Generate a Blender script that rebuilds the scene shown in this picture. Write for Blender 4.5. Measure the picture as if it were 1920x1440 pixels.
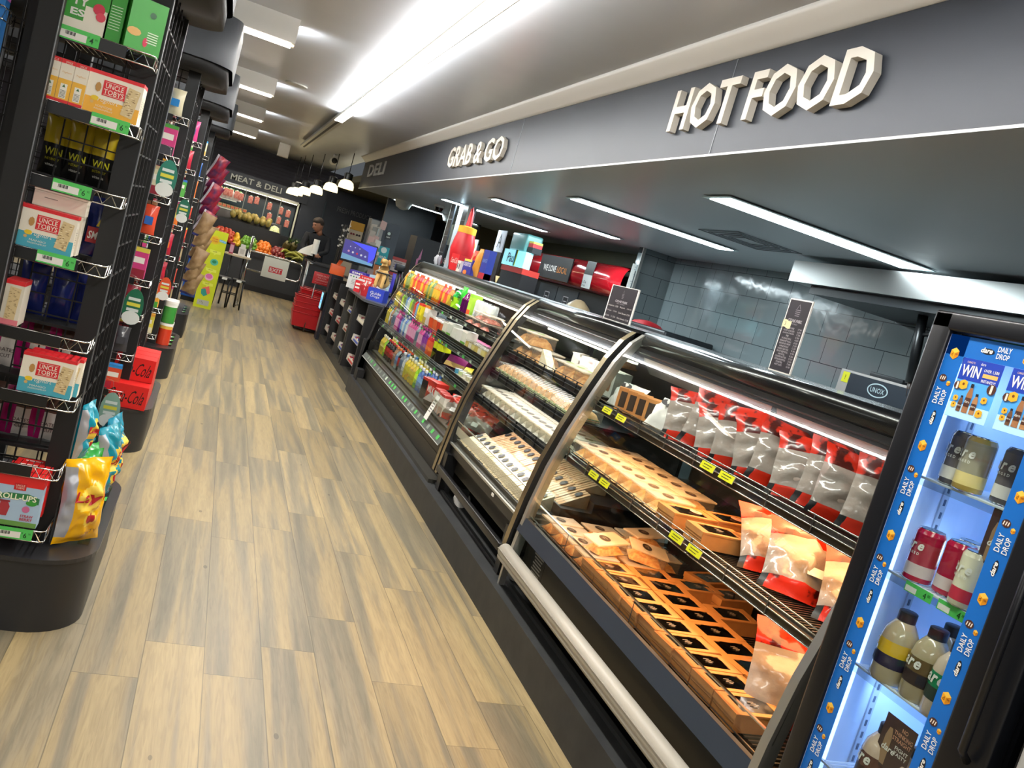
import bpy, bmesh, math, random
from math import sin, cos, pi, radians as R
from mathutils import Matrix, Vector, noise
for _o in list(bpy.data.objects): bpy.data.objects.remove(_o)
SC = bpy.context.scene; COL = SC.collection
# ---------------------------------------------------------------- camera, world, exposure
H = 1.5
yaw, pitch, roll = R(20.471954), R(-6.563205), R(16.237970)
_f = Vector((sin(yaw)*cos(pitch), cos(yaw)*cos(pitch), sin(pitch)))
_r = Vector((cos(yaw), -sin(yaw), 0)); _u = _r.cross(_f)
_r, _u = _r*cos(roll)+_u*sin(roll), _u*cos(roll)-_r*sin(roll)
cam = bpy.data.objects.new('camera', bpy.data.cameras.new('camera')); COL.objects.link(cam)
cam.data.sensor_width = 36; cam.data.lens = 30.0; cam.data.clip_start = .05; cam.data.clip_end = 60
cam.matrix_world = Matrix(((_r.x,_u.x,-_f.x,0),(_r.y,_u.y,-_f.y,0),(_r.z,_u.z,-_f.z,H),(0,0,0,1)))
SC.camera = cam
SC.view_settings.view_transform = 'Standard'; SC.view_settings.look = 'None'
SC.view_settings.gamma = 1; SC.view_settings.use_curve_mapping = False
SC.view_settings.exposure = 0.3
W = bpy.data.worlds.new('world'); SC.world = W; W.use_nodes = True
W.node_tree.nodes['Background'].inputs[0].default_value = (.5,.55,.6,1)
W.node_tree.nodes['Background'].inputs[1].default_value = .15
def area(name, loc, size, energy, col, rot=(0,0,0), spread=180):
    l = bpy.data.lights.new(name, 'AREA'); l.shape = 'RECTANGLE'; l.size, l.size_y = size
    l.energy = energy; l.color = col; l.spread = R(spread)
    o = bpy.data.objects.new(name, l); o.location = loc; o.rotation_euler = rot; COL.objects.link(o); return o
WARM = (1,.955,.89); COOL = (.82,.95,1); HOT = (1,.50,.20)
area('light_strip', (.82,4.6,2.57), (.09,9.0), 108, WARM)
area('light_strip_up', (.82,4.6,2.62), (.05,9.0), 165, (.95,.98,1), (pi,0,0))
for sg in (-1,1): area('light_strip_side', (.82+sg*.06,4.6,2.585), (.03,9.0), 16, (1,.98,.95), (0,-sg*R(112),0))
for x,y in ((-3,2),(-3,8),(-3,14),(2.2,16)): area('light_store_fill', (x,y,2.6), (1.2,3.0), 45, WARM)  # added fill without fixtures, bounces off the floor to brighten the ceiling
area('light_front_fill', (-.5,-1.2,2.5), (3,.6), 60, WARM)  # added fill behind the camera, no fixture there
KL = [3.85, 5.78, 7.8, 9.85, 13.0]
for y in KL: area('light_kitchen', (2.9,y,2.18), (1.3,.22), 25, COOL)
BL = [3.2, 5.75, 8.5, 11.2, 14.2]
for y in BL: area('light_batten', (-.55,y,2.48), (1.25,.06), 14, WARM); area('light_batten_up', (-.5,y+.12,2.52), (1.25,.05), 24, (.95,.98,1), (pi,0,0))
area('light_hot_case', (2.0,2.56,1.30), (.12,1.7), 4, (1,.8,.62))
for z, x in ((1.04,1.80),(.79,1.72)): area('light_hot_case_shelf', (x,2.56,z), (.16,1.7), 7 if z>1 else 7.5, HOT)
area('light_chilled_case', (1.86,4.22,1.36), (.1,1.3), 4.2, (1,.97,.9))
for z, x, e in ((1.06,1.84,2.4),(.92,1.78,2.4),(.745,1.76,8)): area('light_chilled_case_shelf', (x,4.22,z), (.2,1.3), e*.55 if z<.8 else e, (1,.97,.9))
area('light_drinks_case', (1.86,6.65,1.38), (.1,3.3), 12, (1,.98,.92))
for z, x in ((1.12,1.80),(.93,1.74),(.75,1.68)): area('light_drinks_case_shelf', (x,6.65,z), (.08,3.3), 4, (1,.98,.92))
for z in (1.55,1.2,.85,.5): area('light_fridge', (1.56,1.24,z), (.03,.28), 1.1, (.42,.62,1), (0,R(-90),0))
area('light_cooler_far', (.3,18.25,1.72), (2.6,.1), 11, (1,1,.98))
area('light_produce', (.6,16.9,2.3), (1.6,.6), 16, (1,.9,.72))
# ---------------------------------------------------------------- materials
def lin(h):
    h = h.lstrip('#'); c = [int(h[i:i+2],16)/255 for i in (0,2,4)]
    return tuple(x/12.92 if x <= .04045 else ((x+.055)/1.055)**2.4 for x in c)+(1,)
MATS = {}
def mat(key, col='#888888', rough=.5, metal=0, emit=0, coat=0, noise_=None, bump=0, scale=40, ramp=(.35,.65)):
    m = bpy.data.materials.new(key); m.use_nodes = True; nt = m.node_tree
    b = nt.nodes['Principled BSDF']; c = lin(col)
    b.inputs['Base Color'].default_value = c; b.inputs['Roughness'].default_value = rough
    b.inputs['Metallic'].default_value = metal; b.inputs['Coat Weight'].default_value = coat
    if emit: b.inputs['Emission Color'].default_value = c; b.inputs['Emission Strength'].default_value = emit
    tc = None
    if noise_ or bump:
        tc = nt.nodes.new('ShaderNodeTexCoord'); n = nt.nodes.new('ShaderNodeTexNoise')
        n.inputs['Scale'].default_value = scale; n.inputs['Detail'].default_value = 4
        nt.links.new(tc.outputs['Object'], n.inputs['Vector'])
        if noise_:
            r = nt.nodes.new('ShaderNodeValToRGB'); r.color_ramp.elements[0].position, r.color_ramp.elements[1].position = ramp
            r.color_ramp.elements[0].color = c; r.color_ramp.elements[1].color = lin(noise_)
            nt.links.new(n.outputs['Fac'], r.inputs[0]); nt.links.new(r.outputs[0], b.inputs['Base Color'])
        if bump:
            p = nt.nodes.new('ShaderNodeBump'); p.inputs['Strength'].default_value = bump; p.inputs['Distance'].default_value = .005
            nt.links.new(n.outputs['Fac'], p.inputs['Height']); nt.links.new(p.outputs[0], b.inputs['Normal'])
    MATS[key] = m; return m
def M(key):
    if key in MATS: return MATS[key]
    if key.startswith('#'): return mat(key, key, .42)
    if key.startswith('f#'): return mat(key, key[1:], .28, coat=.3, bump=.25, scale=25)      # foil film
    if key.startswith('g#'): return mat(key, key[1:], .12, coat=.5)                            # glossy plastic
    raise KeyError(key)
def glassy(key, tint='#ffffff', refl=.08, rough=.02, alpha=.0):
    """thin clear sheet: transparent, with a fresnel-weighted gloss and an optional milky part"""
    m = bpy.data.materials.new(key); m.use_nodes = True; nt = m.node_tree; nt.nodes.clear()
    o = nt.nodes.new('ShaderNodeOutputMaterial'); t = nt.nodes.new('ShaderNodeBsdfTransparent'); t.inputs[0].default_value = lin(tint)
    g = nt.nodes.new('ShaderNodeBsdfGlossy'); g.inputs['Roughness'].default_value = rough
    lw = nt.nodes.new('ShaderNodeLayerWeight'); lw.inputs['Blend'].default_value = .5
    pw = nt.nodes.new('ShaderNodeMath'); pw.operation = 'POWER'; pw.inputs[1].default_value = 5; nt.links.new(lw.outputs['Facing'], pw.inputs[0])
    ma = nt.nodes.new('ShaderNodeMath'); ma.operation = 'MULTIPLY_ADD'; ma.inputs[1].default_value = .75; ma.inputs[2].default_value = refl*.8; nt.links.new(pw.outputs[0], ma.inputs[0])
    mx = nt.nodes.new('ShaderNodeMixShader'); mx.inputs[0].default_value = .07
    if refl: nt.links.new(ma.outputs[0], mx.inputs[0])
    if alpha:
        d = nt.nodes.new('ShaderNodeBsdfDiffuse'); d.inputs[0].default_value = lin(tint)
        m2 = nt.nodes.new('ShaderNodeMixShader'); m2.inputs[0].default_value = alpha
        nt.links.new(t.outputs[0], m2.inputs[1]); nt.links.new(d.outputs[0], m2.inputs[2]); nt.links.new(m2.outputs[0], mx.inputs[1])
    else: nt.links.new(t.outputs[0], mx.inputs[1])
    nt.links.new(g.outputs[0], mx.inputs[2]); nt.links.new(mx.outputs[0], o.inputs[0]); MATS[key] = m
glassy('glass', '#f4f8f6', .035); glassy('acrylic', '#f0f0ec', .0, .04); glassy('film', '#f0f0ee', .16, .12, .22)
glassy('clear', '#f6f6f4', .05, .10, .06); glassy('lidfilm', '#fff6e6', .02, .3, .32); glassy('window', '#8a8078', .2, .05)
mat('black','#121315',.35); mat('matte','#161618',.6); mat('black_gloss','#0b0d10',.2,coat=.15); mat('dark','#24262a',.5)
mat('upright','#08090a',.6); mat('plinth','#2b2c2d',.5,noise_='#1e1f20',bump=.3,scale=18)
mat('chrome','#d8d8d4',.14,1); mat('steel','#9a9a98',.32,1); mat('brass','#b5a888',.35,1); mat('alu','#b9b9b4',.35,.8); mat('steel_dark','#4a443c',.3,.85,noise_='#5a5046',scale=6)
mat('white','#e9e7e0',.5); mat('cream','#ece4d2',.5); mat('paper','#efeee8',.7); mat('tag','#53c45c',.5); mat('tagy','#e3e020',.4,emit=0)
mat('lamp_warm','#fff3e0',.5,emit=14); mat('lamp_cool','#e8fbff',.5,emit=11); mat('lamp_case','#fff0dc',.5,emit=3); mat('lamp_dome','#ffedb8',.5,emit=1.6)
mat('screen_blue','#3b3fd8',.3,emit=.9); mat('screen_navy','#3a3470',.3,emit=.8); mat('screen_sky','#7cc4ee',.3,emit=1.3); mat('screen_white','#ffffff',.3,emit=1)
mat('kraft','#c98a4a',.65,noise_='#be8044',scale=30); mat('bread','#d9a864',.7,noise_='#b9783a',bump=.4,scale=50); mat('filling','#c9c78a',.7,noise_='#a8624a',scale=60)
mat('fried','#c9863c',.6,noise_='#8a4a1a',bump=.6,scale=60); mat('meat','#c4574c',.5,noise_='#e0a090',scale=60); mat('salad','#8fb04a',.6,noise_='#e9e4c8',scale=80)
mat('sushi','#e7e4da',.6,noise_='#d0ccc0',scale=90); mat('wood','#c9a77c',.6,noise_='#b8926a',scale=8); mat('flame','#cc2a14',.25,coat=.4,noise_='#4a100a',scale=20,ramp=(.53,.6))
mat('skin','#9a6a52',.55); mat('hair','#2a211d',.8); mat('shirt','#1a1c22',.85); mat('fleece','#23252b',.9)
mat('apple','#a3201c',.3,noise_='#c8542e',scale=30); mat('lime','#4f8a22',.4,noise_='#79a832',scale=30); mat('orange','#e0781a',.45,bump=.2,scale=200); mat('redapple','#6e1a1e',.3,noise_='#8e3430',scale=25)
mat('lemon','#e0b020',.4); mat('pineapple','#6a5a2a',.7,noise_='#3c401e',bump=.8,scale=60); mat('leaf','#3e5a28',.6); mat('banana','#a8a040',.45,noise_='#8a9038',scale=20)
mat('melon','#a8904a',.5,noise_='#6c6a32',scale=14); mat('purple_net','#4a2450',.35,noise_='#b42a2c',scale=14); mat('potato','#a88a62',.5,noise_='#8a6a48',scale=16)
mat('fabric_dog','#c8a060',.7)
mat('wallpaint','#8e949a',.45); mat('farwall','#33303a',.6); mat('olive','#4c4a36',.6); mat('navy','#1a2230',.5); mat('bluegrey','#3c434c',.5)
# ---------------------------------------------------------------- mesh builder
_tc = {}
def glyphs(s, bold=0., font=None):
    k = (s, bold)
    if k not in _tc:
        c = bpy.data.curves.new('t','FONT'); c.body = s; c.size = 1; c.resolution_u = 2; c.offset = bold; c.fill_mode = 'FRONT'
        o = bpy.data.objects.new('t', c); COL.objects.link(o)
        bpy.context.view_layer.update()
        me = bpy.data.meshes.new_from_object(o.evaluated_get(bpy.context.evaluated_depsgraph_get()))
        v = [tuple(x.co) for x in me.vertices]; f = [tuple(p.vertices) for p in me.polygons]
        bpy.data.objects.remove(o); bpy.data.curves.remove(c); bpy.data.meshes.remove(me)
        if v:
            x0, x1 = min(p[0] for p in v), max(p[0] for p in v); y0, y1 = min(p[1] for p in v), max(p[1] for p in v)
            v = [(p[0]-(x0+x1)/2, p[1]-(y0+y1)/2, 0) for p in v]; _tc[k] = (v, f, x1-x0, y1-y0)
        else: _tc[k] = ([], [], 1, 1)
    return _tc[k]
def frame(o, r, u):
    r = Vector(r).normalized(); u = Vector(u).normalized(); n = r.cross(u)
    return Matrix(((r.x,u.x,n.x,o[0]),(r.y,u.y,n.y,o[1]),(r.z,u.z,n.z,o[2]),(0,0,0,1)))
def front(x=0, y=0, z=0): return frame((x,y,z),(1,0,0),(0,0,1))       # faces -Y
def aisle(x=0, y=0, z=0): return frame((x,y,z),(0,-1,0),(0,0,1))      # faces -X
class MB:
    def __init__(s): s.v=[]; s.f=[]; s.mi=[]; s.ms=[]; s.sm=[]
    def k(s, m):
        if m not in s.ms: s.ms.append(m)
        return s.ms.index(m)
    def add(s, vs, fs, m, T=None, smooth=False):
        n = len(s.v)
        if T is not None: vs = [tuple(T @ Vector(v)) for v in vs]
        s.v += [tuple(v) for v in vs]; s.f += [tuple(i+n for i in f) for f in fs]
        k = s.k(m); s.mi += [k]*len(fs); s.sm += [smooth]*len(fs); return s
    def box(s, a, b, m, T=None, bev=0):
        x0,y0,z0 = a; x1,y1,z1 = b
        if bev:
            bm = bmesh.new(); bmesh.ops.create_cube(bm, size=1)
            for v in bm.verts: v.co = Vector(((x0+x1)/2+v.co.x*(x1-x0),(y0+y1)/2+v.co.y*(y1-y0),(z0+z1)/2+v.co.z*(z1-z0)))
            bmesh.ops.bevel(bm, geom=bm.edges[:]+bm.verts[:], offset=bev, segments=2, affect='EDGES', profile=.6)
            bm.verts.index_update(); r = s.add([v.co[:] for v in bm.verts],[tuple(v.index for v in f.verts) for f in bm.faces], m, T, True); bm.free(); return r
        vs = [(x0,y0,z0),(x1,y0,z0),(x1,y1,z0),(x0,y1,z0),(x0,y0,z1),(x1,y0,z1),(x1,y1,z1),(x0,y1,z1)]
        return s.add(vs,[(0,3,2,1),(4,5,6,7),(0,1,5,4),(1,2,6,5),(2,3,7,6),(3,0,4,7)], m, T)
    def tube(s, pts, r, m, n=8, T=None, r2=None, close=False):
        pts = [Vector(p) for p in pts]; vs=[]; fs=[]; L=len(pts); prev=None
        for i,p in enumerate(pts):
            if close: d = pts[(i+1)%L]-pts[i-1]
            else: d = pts[min(i+1,L-1)]-pts[max(i-1,0)]
            d.normalize()
            a = prev if prev is not None else (Vector((0,0,1)) if abs(d.z)<.9 else Vector((1,0,0)))
            a = (a-d*a.dot(d)).normalized(); prev = a; b = d.cross(a)
            rr = r if r2 is None else r+(r2-r)*i/(L-1)
            vs += [p+(a*cos(2*pi*j/n)+b*sin(2*pi*j/n))*rr for j in range(n)]
        R_ = L if close else L-1
        for i in range(R_):
            for j in range(n): fs.append((i*n+j, i*n+(j+1)%n, ((i+1)%L)*n+(j+1)%n, ((i+1)%L)*n+j))
        if not close: fs += [tuple(range(n))[::-1], tuple(range((L-1)*n, L*n))]
        return s.add(vs, fs, m, T, n>5)
    def lathe(s, prof, m, n=14, T=None, sx=1, sy=1):
        """prof: (r, z) or (r, z, material of the band that starts here); rings are shared unless the profile turns sharply"""
        cur = m; base = None; L = len(prof); n = max(n, 12)
        def ring(p):
            b = len(s.v); vs = [Vector((p[0]*cos(2*pi*j/n)*sx, p[0]*sin(2*pi*j/n)*sy, p[1])) for j in range(n)]
            if T is not None: vs = [T @ v for v in vs]
            s.v += [tuple(v) for v in vs]; return b
        for i in range(L-1):
            if len(prof[i])>2: cur = prof[i][2]
            if base is None: base = ring(prof[i])
            nb = ring(prof[i+1]); k = s.k(cur)
            for j in range(n): s.f.append((base+j, base+(j+1)%n, nb+(j+1)%n, nb+j)); s.mi.append(k); s.sm.append(True)
            base = nb
            if i+2 < L:
                a = Vector((prof[i+1][0]-prof[i][0], prof[i+1][1]-prof[i][1])); c = Vector((prof[i+2][0]-prof[i+1][0], prof[i+2][1]-prof[i+1][1]))
                if a.length > 1e-5 and c.length > 1e-5 and a.angle(c) > .75: base = None
        return s
    def sheet(s, fn, nu, nv, m, T=None, close=False):
        """fn(u, v) -> point; m: key or function (u, v) -> key"""
        vs = [fn(i/nu, j/nv) for j in range(nv+1) for i in range(nu+1)]; base=len(s.v)
        if T is not None: vs=[tuple(T@Vector(v)) for v in vs]
        s.v += [tuple(v) for v in vs]
        for j in range(nv):
            for i in range(nu):
                a = base+j*(nu+1)+i; s.f.append((a,a+1,a+nu+2,a+nu+1)); s.sm.append(True)
                s.mi.append(s.k(m if isinstance(m,str) else m((i+.5)/nu,(j+.5)/nv)))
        return s
    def quad(s, T, w, h, m, x=0, y=0, e=.0004):
        return s.add([(x-w/2,y-h/2,e),(x+w/2,y-h/2,e),(x+w/2,y+h/2,e),(x-w/2,y+h/2,e)],[(0,1,2,3)],m,T)
    def poly(s, pts, m, T=None, d=0, e=.0004):
        n=len(pts); vs=[(p[0],p[1],e) for p in pts]; fs=[tuple(range(n))]
        if d:
            vs += [(p[0],p[1],e-d) for p in pts]; fs += [tuple(range(n,2*n))[::-1]]+[(i,i+n,(i+1)%n+n,(i+1)%n) for i in range(n)]
        return s.add(vs, fs, m, T)
    def disc(s, T, r, m, x=0, y=0, n=16, e=.0004, ry=None, d=0):
        ry = ry or r; return s.poly([(x+r*cos(2*pi*i/n), y+ry*sin(2*pi*i/n)) for i in range(n)], m, T, d, e)
    def text(s, st, T, h, m, x=0, y=0, w=None, bold=.0, shear=0, depth=0, e=.0010, cap=None):
        v,f,tw,th = glyphs(st, bold)
        if not v: return s
        k = h/th; kx = k if w is None else w/tw
        if w is None: kx = k*.92
        vs = [(x+p[0]*kx+shear*p[1]*k, y+p[1]*k, e) for p in v]
        if depth:
            n=len(vs); ed={}
            for q in f:
                for i in range(len(q)):
                    a,b=q[i],q[(i+1)%len(q)]; ed[(a,b)] = 1
            side=[(a,a+n,b+n,b) for (a,b) in ed if (b,a) not in ed]
            vs = [(p[0],p[1],e+depth) for p in vs]+[(p[0],p[1],e) for p in vs]
            return s.add(vs, list(f)+side, m, T)
        return s.add(vs, f, m, T)
    def obj(s, name, parent=None, loc=(0,0,0), rz=0, link=True):
        me = bpy.data.meshes.new(name); me.from_pydata(s.v, [], s.f)
        for k in s.ms: me.materials.append(M(k))
        me.polygons.foreach_set('material_index', s.mi); me.polygons.foreach_set('use_smooth', s.sm); me.update()
        o = bpy.data.objects.new(name, me); COL.objects.link(o); o.location = loc; o.rotation_euler = (0,0,rz)
        if parent is not None: o.parent = parent
        return o
def tag(o, label=None, cat=None, group=None, kind=None):
    if label: o['label'] = label
    if cat: o['category'] = cat
    if group: o['group'] = group
    if kind: o['kind'] = kind
    return o
def thing(name, label, cat, loc=(0,0,0), rz=0, group=None):
    o = bpy.data.objects.new(name, None); COL.objects.link(o); o.empty_display_size = .05
    o.location = loc; o.rotation_euler = (0,0,rz); return tag(o, label, cat, group)
def dup(o, loc=None, rot=None, label=None, group=None, parent=None, scale=None):
    c = o.copy(); COL.objects.link(c)
    if parent is not None: c.parent = parent
    if loc is not None: c.location = loc
    if rot is not None: c.rotation_euler = rot if isinstance(rot, tuple) else (0,0,rot)
    if scale is not None: c.scale = scale if isinstance(scale, tuple) else (scale,)*3
    if label: c['label'] = label
    if group: c['group'] = group
    for ch in [x for x in KIDS.get(o.name, o.children)]: dup(ch, parent=c)
    return c
KIDS = {}
class Stamp:
    """first use moves the prototype itself, every later use copies it with its parts"""
    def __init__(s, proto): s.p = proto; s.used = False; KIDS[proto.name] = list(proto.children)
    def __call__(s, loc, rot=0, label=None, group=None, scale=None):
        if s.used: return dup(s.p, loc, rot, label, group, scale=scale)
        s.used = True; s.p.location = loc; s.p.rotation_euler = rot if isinstance(rot, tuple) else (0,0,rot)
        if scale is not None: s.p.scale = scale if isinstance(scale, tuple) else (scale,)*3
        return tag(s.p, label, None, group)
ORD = ['first','second','third','fourth','fifth','sixth','seventh','eighth','ninth','tenth','eleventh','twelfth','thirteenth','fourteenth','fifteenth','sixteenth',
 'seventeenth','eighteenth','nineteenth','twentieth','twenty-first','twenty-second','twenty-third','twenty-fourth','twenty-fifth','twenty-sixth','twenty-seventh','twenty-eighth','twenty-ninth','thirtieth']
RT = -pi/2      # turn of a product that faces the aisle
rnd = random.Random(7)
# ---------------------------------------------------------------- setting
def struct(name, mb): return tag(mb.obj(name), kind='structure')
def floor_mat():
    m = bpy.data.materials.new('floor_planks'); m.use_nodes=True; nt=m.node_tree; N=nt.nodes; L=nt.links; b=N['Principled BSDF']
    tc=N.new('ShaderNodeTexCoord'); sp=N.new('ShaderNodeSeparateXYZ'); L.new(tc.outputs['Object'],sp.inputs[0])
    def mth(op,a,b_=None,c_=None):
        n=N.new('ShaderNodeMath'); n.operation=op
        for i,v in enumerate((a,b_,c_)):
            if v is None: continue
            if isinstance(v,(int,float)): n.inputs[i].default_value=v
            else: L.new(v,n.inputs[i])
        return n.outputs[0]
    u=mth('DIVIDE',mth('ADD',sp.outputs[0],.125+1.93),.193); row=mth('FLOOR',u); fu=mth('FRACT',u)
    wn=N.new('ShaderNodeTexWhiteNoise'); wn.noise_dimensions='1D'; L.new(row,wn.inputs['W'])
    v=mth('ADD',mth('DIVIDE',sp.outputs[1],1.22),mth('MULTIPLY',wn.outputs['Value'],7)); col=mth('FLOOR',v); fv=mth('FRACT',v)
    cb=N.new('ShaderNodeCombineXYZ'); L.new(row,cb.inputs[0]); L.new(col,cb.inputs[1])
    w2=N.new('ShaderNodeTexWhiteNoise'); w2.noise_dimensions='3D'; L.new(cb.outputs[0],w2.inputs['Vector'])
    # streaks along the plank
    st=N.new('ShaderNodeCombineXYZ'); L.new(mth('ADD',mth('MULTIPLY',sp.outputs[0],13),mth('MULTIPLY',w2.outputs['Value'],37)),st.inputs[0]); L.new(mth('MULTIPLY',sp.outputs[1],.5),st.inputs[1]); L.new(mth('MULTIPLY',w2.outputs['Value'],11),st.inputs[2])
    n1=N.new('ShaderNodeTexNoise'); n1.inputs['Scale'].default_value=1; n1.inputs['Detail'].default_value=3; n1.inputs['Distortion'].default_value=.4; L.new(st.outputs[0],n1.inputs['Vector'])
    g=N.new('ShaderNodeCombineXYZ'); L.new(mth('ADD',mth('MULTIPLY',sp.outputs[0],90),mth('MULTIPLY',w2.outputs['Value'],90)),g.inputs[0]); L.new(mth('MULTIPLY',sp.outputs[1],6),g.inputs[1])
    n2=N.new('ShaderNodeTexNoise'); n2.inputs['Scale'].default_value=1; n2.inputs['Detail'].default_value=5; n2.inputs['Distortion'].default_value=1.2; L.new(g.outputs[0],n2.inputs['Vector'])
    r=N.new('ShaderNodeValToRGB'); e=r.color_ramp.elements; e[0].position=.34; e[0].color=lin('#8f866e'); e[1].position=.66; e[1].color=lin('#ccb584')
    x=r.color_ramp.elements.new(.45); x.color=lin('#a6987a'); x=r.color_ramp.elements.new(.53); x.color=lin('#bfa97c')
    L.new(n1.outputs['Fac'],r.inputs[0])
    r2=N.new('ShaderNodeValToRGB'); e=r2.color_ramp.elements; e[0].position=.3; e[0].color=(.55,.52,.48,1); e[1].position=.6; e[1].color=(1,1,1,1); L.new(n2.outputs['Fac'],r2.inputs[0])
    mx=N.new('ShaderNodeMix'); mx.data_type='RGBA'; mx.blend_type='MULTIPLY'; mx.inputs[0].default_value=.55; L.new(r.outputs[0],mx.inputs[6]); L.new(r2.outputs[0],mx.inputs[7])
    # knots
    vo=N.new('ShaderNodeTexVoronoi'); vo.inputs['Scale'].default_value=1; kk=N.new('ShaderNodeCombineXYZ'); L.new(mth('MULTIPLY',sp.outputs[0],5.5),kk.inputs[0]); L.new(mth('MULTIPLY',sp.outputs[1],2.6),kk.inputs[1]); L.new(kk.outputs[0],vo.inputs['Vector'])
    kn=mth('LESS_THAN',vo.outputs['Distance'],.045)
    seam=mth('MAXIMUM',mth('MAXIMUM',mth('LESS_THAN',fu,.008),mth('GREATER_THAN',fu,.992)),mth('LESS_THAN',fv,.0022))
    dk=mth('SUBTRACT',1,mth('MAXIMUM',mth('MULTIPLY',seam,.5),mth('MULTIPLY',kn,.45)))
    m3=N.new('ShaderNodeMix'); m3.data_type='RGBA'; m3.blend_type='MULTIPLY'; m3.inputs[0].default_value=1; L.new(mx.outputs[2],m3.inputs[6]); L.new(dk,m3.inputs[7])
    v2=mth('ADD',.52,mth('MULTIPLY',w2.outputs['Value'],.20)); m4=N.new('ShaderNodeMix'); m4.data_type='RGBA'; m4.blend_type='MULTIPLY'; m4.inputs[0].default_value=1; L.new(m3.outputs[2],m4.inputs[6]); L.new(v2,m4.inputs[7])
    L.new(m4.outputs[2],b.inputs['Base Color']); L.new(mth('ADD',.34,mth('MULTIPLY',n2.outputs['Fac'],.2)),b.inputs['Roughness'])
    MATS['floor']=m
floor_mat()
def tile_mat(key, ax):
    m=bpy.data.materials.new(key); m.use_nodes=True; nt=m.node_tree; N=nt.nodes; L=nt.links; b=N['Principled BSDF']
    tc=N.new('ShaderNodeTexCoord'); sp=N.new('ShaderNodeSeparateXYZ'); L.new(tc.outputs['Object'],sp.inputs[0]); cb=N.new('ShaderNodeCombineXYZ')
    L.new(sp.outputs[ax],cb.inputs[0]); L.new(sp.outputs[2],cb.inputs[1]); br=N.new('ShaderNodeTexBrick'); L.new(cb.outputs[0],br.inputs['Vector'])
    br.inputs['Scale'].default_value=1; br.inputs['Brick Width'].default_value=.30; br.inputs['Row Height'].default_value=.195; br.inputs['Mortar Size'].default_value=.003
    br.inputs['Color1'].default_value=lin('#7a8486'); br.inputs['Color2'].default_value=lin('#758083'); br.inputs['Mortar'].default_value=lin('#30383c'); br.offset=.33; br.inputs['Mortar Smooth'].default_value=.2
    L.new(br.outputs['Color'],b.inputs['Base Color']); b.inputs['Roughness'].default_value=.12
    n=N.new('ShaderNodeTexNoise'); n.inputs['Scale'].default_value=5; L.new(tc.outputs['Object'],n.inputs['Vector']); p=N.new('ShaderNodeBump'); p.inputs['Strength'].default_value=.12; p.inputs['Distance'].default_value=.03
    L.new(n.outputs['Fac'],p.inputs['Height']); L.new(p.outputs[0],b.inputs['Normal']); MATS[key]=m
tile_mat('tiles_y',1); tile_mat('tiles_x',0)
mat('ceiling_panel','#c6c9ce',.3,noise_='#bfc2c7',scale=1.5); mat('soffit','#b2bac0',.35); mat('fascia','#171f2a',.5); mat('cornice','#dcdad4',.5)
mat('slat','#2c2832',.6); mat('scuff','#232527',.55,noise_='#2e3030',bump=.35,scale=9)
struct('floor', MB().box((-5,-2,-.1),(4.5,20,0),'floor')); struct('floor_kitchen_bounce', MB().box((2.45,-2,0),(4.3,8.4,.004),'#d0d4d2'))  # pale kitchen slab added out of view to bounce light up to the soffit
struct('ceiling', MB().box((-5,-2,2.66),(1.78,20,2.76),'ceiling_panel'))
b=MB().box((1.78,-2,2.2),(4.5,13.2,2.3),'soffit'); b.box((1.69,-2,2.194),(1.78,13.2,2.2),'soffit'); b.box((1.7,13.2,2.3),(4.5,20,2.4),'olive'); struct('ceiling_kitchen', b)
b=MB().box((1.7,-2,2.202),(1.78,13.2,2.66),'fascia')
for y in (3.12,5.75): b.box((1.698,y,2.202),(1.7005,y+.004,2.6),'#8d9298')
b.box((1.692,-2,2.196),(1.70,13.2,2.204),'#b9bbbb'); b.box((1.70,13.2,2.2),(4.5,13.24,2.66),'bluegrey'); struct('wall_bulkhead', b)
b=MB(); pr=[(1.70,2.59),(1.695,2.59),(1.68,2.602),(1.655,2.625),(1.625,2.645),(1.61,2.66),(1.70,2.66)]
b.add([(x,-2,z) for x,z in pr]+[(x,13.2,z) for x,z in pr],[(i,i+1,i+8,i+7) for i in range(6)],'cornice',None,True); struct('trim_1', b)
struct('wall_right', MB().box((4.3,-2,0),(4.5,7.9,2.2),'tiles_y'))
b=MB().box((3.9,7.9,0),(4.5,7.98,2.2),'tiles_x'); b.box((3.9,7.88,0),(3.93,7.9,2.2),'alu'); struct('wall_kitchen_end', b)
struct('wall_right_far', MB().box((4.4,7.98,0),(4.5,20,2.4),'olive'))
b=MB().box((-5,19,0),(4.5,19.1,2.66),'farwall')
for i in range(9): b.box((-5,18.985,2.0+i*.07),(4.5,19,2.03+i*.07),'slat')
struct('wall_far', b)
struct('wall_left', MB().box((-5.1,-2,0),(-5,20,2.66),'farwall')); struct('wall_back', MB().box((-5,-2.1,0),(4.5,-2,2.66),'wallpaint'))
b=MB(); b.box((1.467,1.45,0),(1.55,8.5,.165),'scuff'); b.box((1.55,.7,0),(2.7,8.6,.12),'scuff'); b.box((1.545,1.45,.165),(1.565,8.5,.18),'#3a3c3d'); struct('trim_plinth', b)
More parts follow.
